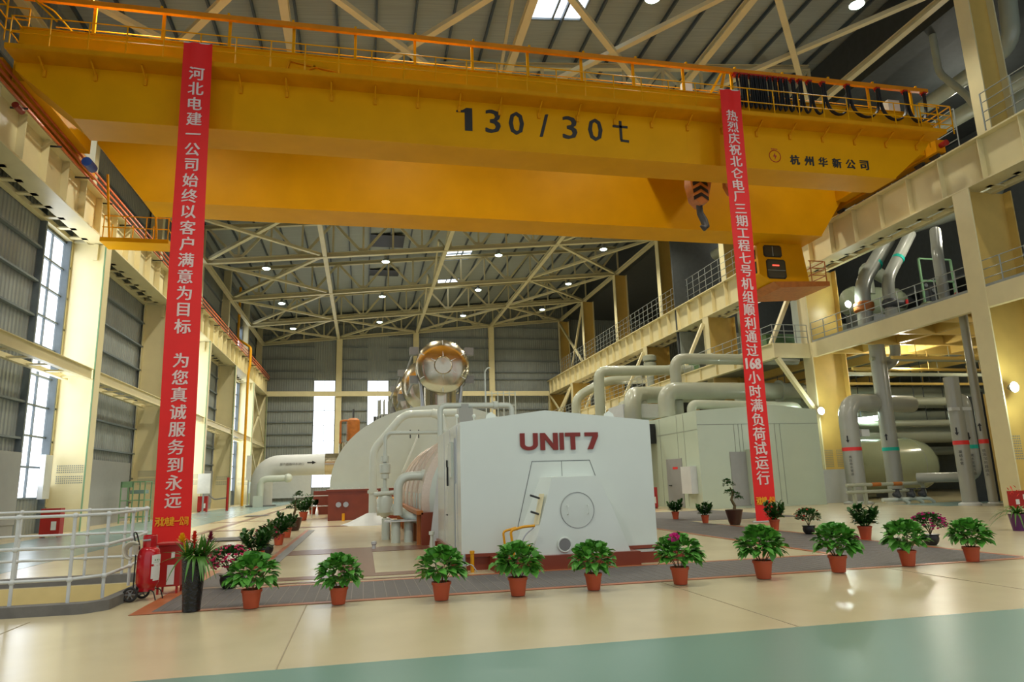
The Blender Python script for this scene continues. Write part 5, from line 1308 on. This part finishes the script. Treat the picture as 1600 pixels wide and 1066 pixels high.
for (cx,z0,h,m,w_) in ((-0.17,0.93,0.12,'fyellow',0.06),(-0.01,0.9,0.2,'fred',0.045),(0.2,0.93,0.13,'fmaroon',0.035)):
    def spike(b):
        for k in range(22):
            t = k/22; a = k*2.4; el = 0.4+0.9*t; b.leaf((vx+cx,vy-0.02,z0-0.02+h*0.75*t),(math.cos(a)*math.cos(el),math.sin(a)*math.cos(el),math.sin(el)),0.09-0.03*t,w_,(0,0,1),0.1,3)
        b.tube((vx+cx*0.6,vy,0.75),(vx+cx,vy-0.02,z0+h*0.7),0.012,6)
    part(T,'flower_spike',m,spike)
# purple pot at the right edge
T = thing('potted_palm','purple pot with long arching leaves at the right edge of the photo','plant',(16.4,15.1,0))
part(T,'pot','purplepot',lambda b: b.lathe([(0.14,0),(0.2,0.4),(0.22,0.42),(0.18,0.42),(0.17,0.36)],(16.4,15.1,0),20))
part(T,'foliage','leaf3',lambda b: [b.leaf((16.4,15.1,0.4),(math.cos(k*2.4)*math.cos(e),math.sin(k*2.4)*math.cos(e),math.sin(e)),0.8,0.06,(0,0,1),0.7,6,'strap') for k in range(36) for e in (0.3+0.9*((k*7)%10)/10,)])
part(T,'flowers','fred',lambda b: [b.leaf((16.4+0.1*math.cos(k),15.1+0.1*math.sin(k),0.85+0.02*k),(math.cos(k*2),math.sin(k*2),1),0.12,0.03,(0,0,1),0.1,3) for k in range(12)])

# ================================================================== STAIR RAILING, EXTINGUISHER, SMALL THINGS
def tube_rail(T, pts, z0, levels, m='rail', r=0.023):
    for h in levels: part(T,'rail',m,lambda b: b.path([(p[0],p[1],z0+h) for p in pts], r, 0.12, 10))
def posts(T, ps, z0, h, m='rail'):
    for p in ps:
        q = part(T,'post',m,lambda b: (b.tube((p[0],p[1],z0),(p[0],p[1],z0+h),0.024,10),))
        for hh in (h,h*0.63,h*0.26): part(q,'ball_joint',m,lambda b: b.ball((p[0],p[1],z0+hh),0.042,10))
T = thing('stair_railing','white tubular railing along the near side of the stair opening','railing',(-4.5,11.1,0.14),'stair railings')
tube_rail(T,[(-8.9,11.1),(-3.95,11.1),(-3.62,11.45),(-3.68,12.7),(-3.85,14.1)],0.14,(1.17,0.74,0.31))
posts(T,[(-6.1,11.1),(-5.4,11.1),(-4.68,11.1),(-3.97,11.1),(-3.64,11.42),(-3.68,12.7),(-3.84,14.0)],0.14,1.17)
T = thing('stair_railing','white tubular railing along the far side of the stair opening','railing',(-6,14.57,0.14),'stair railings')
tube_rail(T,[(-9.1,14.57),(-3.95,14.57)],0.14,(1.17,0.74,0.31))
posts(T,[(-8.5,14.57),(-7.3,14.57),(-6.1,14.57),(-4.98,14.57),(-4.35,14.57),(-4.0,14.57)],0.14,1.17)
# wheeled extinguisher
ex,ey = -3.2,11.95
T = thing('wheeled_extinguisher','big red fire extinguisher cylinder on a two wheeled trolley','fire extinguisher',(ex,ey,0))
cyl = part(T,'cylinder','extred',lambda b: b.lathe([(0.1,0.18),(0.15,0.18),(0.15,0.24),(0.2,0.3),(0.215,0.36),(0.215,0.86),(0.19,0.97),(0.12,1.03),(0.08,1.05)],(ex,ey,0),32))
part(T,'valve_guard','extred',lambda b: b.lathe([(0.125,1.02),(0.13,1.06),(0.13,1.25),(0.115,1.26),(0.115,1.06)],(ex,ey,0),24))
part(T,'valve','steel',lambda b: (b.lathe([(0.04,1.04),(0.04,1.2),(0.0,1.22)],(ex,ey,0),10), b.tube((ex-0.1,ey-0.125,1.16),(ex+0.05,ey-0.125,1.17),0.02,8)))
def lab(b, z0, z1, a0, a1):
    vs = []; n = 8
    for z in (z0,z1):
        for k in range(n+1): a = a0+(a1-a0)*k/n; vs.append((ex+0.218*math.cos(a),ey+0.218*math.sin(a),z))
    b.add(vs,[(k,k+1,k+n+2,k+n+1) for k in range(n)])
part(cyl,'paper_label','label',lambda b: (lab(b,0.7,0.87,-1.05,0.0), lab(b,0.66,0.88,-0.85,-0.1)))
part(cyl,'paper_label','label',lambda b: (lab(b,0.42,0.66,-1.05,0.0), lab(b,0.38,0.66,-0.85,-0.1)))
part(cyl,'label_print','redpaint',lambda b: lab(b,0.655,0.675,-1.06,0.0))
def eprint(b):
    for k in range(3): lab(b,0.76,0.79,-0.8+k*0.22,-0.66+k*0.22)
    lab(b,0.73,0.74,-0.9,-0.3)
part(cyl,'label_lettering','green_paint',eprint)
for s in (-1,1):
    w1 = part(T,'wheel','rubber',lambda b: b.ring((ex-0.22-0.0,ey+0.04*s-0.16*(s<0)+0.1,0.135),0.12,0.024,'y',24,8) if False else b.ring((ex-0.24+0.1*(s>0),ey-0.2 if s < 0 else ey+0.24,0.145),0.12,0.024,'y',24,8))
    cx_,cy2 = ex-0.24+0.1*(s>0), (ey-0.2 if s < 0 else ey+0.24)
    part(w1,'spokes','grey',lambda b: [b.bar((cx_,cy2,0.145),(cx_+0.11*math.cos(k*1.047),cy2,0.145+0.11*math.sin(k*1.047)),0.022,0.012,up=(0,1,0)) for k in range(6)]+[b.lathe([(0.03,-0.03),(0.03,0.03)],(cx_,cy2,0.145),10,'y')])
part(T,'trolley_frame','black',lambda b: (b.path([(ex-0.22,ey-0.1,0.15),(ex-0.22,ey-0.1,1.05),(ex-0.3,ey-0.08,1.32),(ex-0.3,ey+0.12,1.32),(ex-0.22,ey+0.12,1.05),(ex-0.22,ey+0.12,0.15)],0.014,0.08,8), b.tube((ex-0.22,ey-0.2,0.145),(ex-0.16,ey+0.24,0.145),0.014,8), b.path([(ex+0.05,ey-0.12,0.2),(ex+0.16,ey-0.14,0.19),(ex+0.22,ey-0.16,0.0)],0.011,0.06,6), b.path([(ex+0.12,ey+0.08,0.2),(ex+0.24,ey+0.06,0.2),(ex+0.3,ey+0.05,0.0)],0.011,0.06,6)))
part(T,'coiled_hose','hose',lambda b: [b.ring((ex-0.26,ey-0.12-0.03*k,0.95+0.01*k),0.13+0.012*k,0.022,'y',20,6,0.9,4.6) for k in range(4)])
part(T,'hose_nozzle','hose',lambda b: b.lathe([(0.03,0),(0.06,0.16),(0.07,0.18)],(ex-0.2,ey-0.2,0.9),12))
T.scale = (0.76,)*3
T = thing('hose_box','small red hose box on legs behind the wheeled extinguisher','box',(-3.0,12.6,0))
part(T,'box','redpaint',lambda b: (b.box(-3.2,-2.86,12.45,12.8,0.12,0.76), b.box(-3.24,-2.8,12.41,12.85,0.76,0.79)))
part(T,'door_label','label',lambda b: (b.box(-3.05,-2.94,12.44,12.45,0.15,0.45), b.box(-3.0,-2.95,12.44,12.45,0.55,0.65)))
for x,y in ((-3.18,12.48),(-2.9,12.48),(-2.9,12.77),(-3.18,12.77)): part(T,'leg','redpaint',lambda b: b.box(x-0.015,x+0.015,y-0.015,y+0.015,0,0.12))
# distant red boxes and small extinguishers
for i,(x,y,w_,h,l) in enumerate(((-11.9,31.0,0.7,1.1,'red fire hose box on the floor by the left wall'),(-12.0,58.0,0.7,1.2,'small red box by the far left columns'),(14.9,35.0,0.6,1.1,'red fire box left of the pale enclosure'))):
    T = thing('fire_box',l,'box',(x,y,0),'fire boxes'); part(T,'box','redpaint',lambda b: b.box(x-w_/2,x+w_/2,y-0.2,y+0.2,0.08,h)); part(T,'leg','redpaint',lambda b: [b.box(x+s*w_/2.4-0.04,x+s*w_/2.4+0.04,y-0.15,y+0.15,0,0.08) for s in (-1,1)]); part(T,'door_label','label',lambda b: b.box(x+0.05,x+w_/3,y-0.21,y-0.2,h*0.25,h*0.55))
T = thing('wheeled_extinguisher','distant red wheeled extinguisher left of the pale enclosure door','fire extinguisher',(14.2,34.3,0))
part(T,'cylinder','extred',lambda b: b.lathe([(0.15,0.2),(0.28,0.35),(0.28,1.2),(0.15,1.4),(0.16,1.65),(0,1.65)],(14.2,34.3,0),18)); part(T,'handle','black',lambda b: b.path([(14.5,34.4,0.2),(14.6,34.4,1.5),(14.75,34.4,1.9)],0.03,0.2,6)); part(T,'wheel','rubber',lambda b: b.ring((14.5,34.1,0.18),0.15,0.03,'y',16,6))
# green rack by the left wall
T = thing('glass_cabinet_rack','pale green open rack by the left wall in front of the grey panel','rack',(-12.1,42.5,0))
gx0,gx1,gy0,gy1 = -12.9,-11.7,42,43.2
part(T,'frame','green_paint',lambda b: [b.bar((x,y,0),(x,y,2.2),0.06) for x in (gx0,gx1,-12.3) for y in (gy0,gy1)]+[b.bar((gx0,y,z),(gx1,y,z),0.05) for y in (gy0,gy1) for z in (0.3,1.2,2.2)]+[b.bar((x,gy0,z),(x,gy1,z),0.05) for x in (gx0,gx1) for z in (0.3,1.2,2.2)])
part(T,'top_panel','green_paint',lambda b: b.box(gx0,-12.3,gy0-0.03,gy0,1.9,2.2)); part(T,'shelf_load','blue',lambda b: b.box(gx0+0.4,gx1-0.1,gy0+.2,gy1-.1,1.55,1.75))
# switch boxes near the far left columns
for i,(x,y,w_,h,z,m,l) in enumerate(((-11.9,57.6,0.9,1.5,1.4,'label','white switch box on the column right of the left banner'),(-11.9,81.2,0.9,1.2,1.2,'offwhite','white box on the column before the thick silver pipe'),(-12.0,79.4,0.5,2.6,2.6,'label','tall white notice beside the yellow drain pipe'))):
    T = thing('wall_box',l,'box',(x,y,0),'boxes on the left columns'); part(T,'box',m,lambda b: b.box(x-w_/2,x+w_/2,y-0.15,y,z,z+h)); part(T,'post','dado',lambda b: b.box(x-0.06,x+0.06,y-0.12,y-0.03,0,z))
T = thing('hydrant_post','thin red hydrant pipe by the far left columns','pipe',(-10.6,60,0)); part(T,'pipe_run','redpaint',lambda b: b.tube((-10.6,60,0),(-10.6,60,2.6),0.1,8)); part(T,'branch','grey',lambda b: b.path([(-10.7,60,1.0),(-11.6,60,0.9),(-12,60,1.3)],0.06,0.2,6))
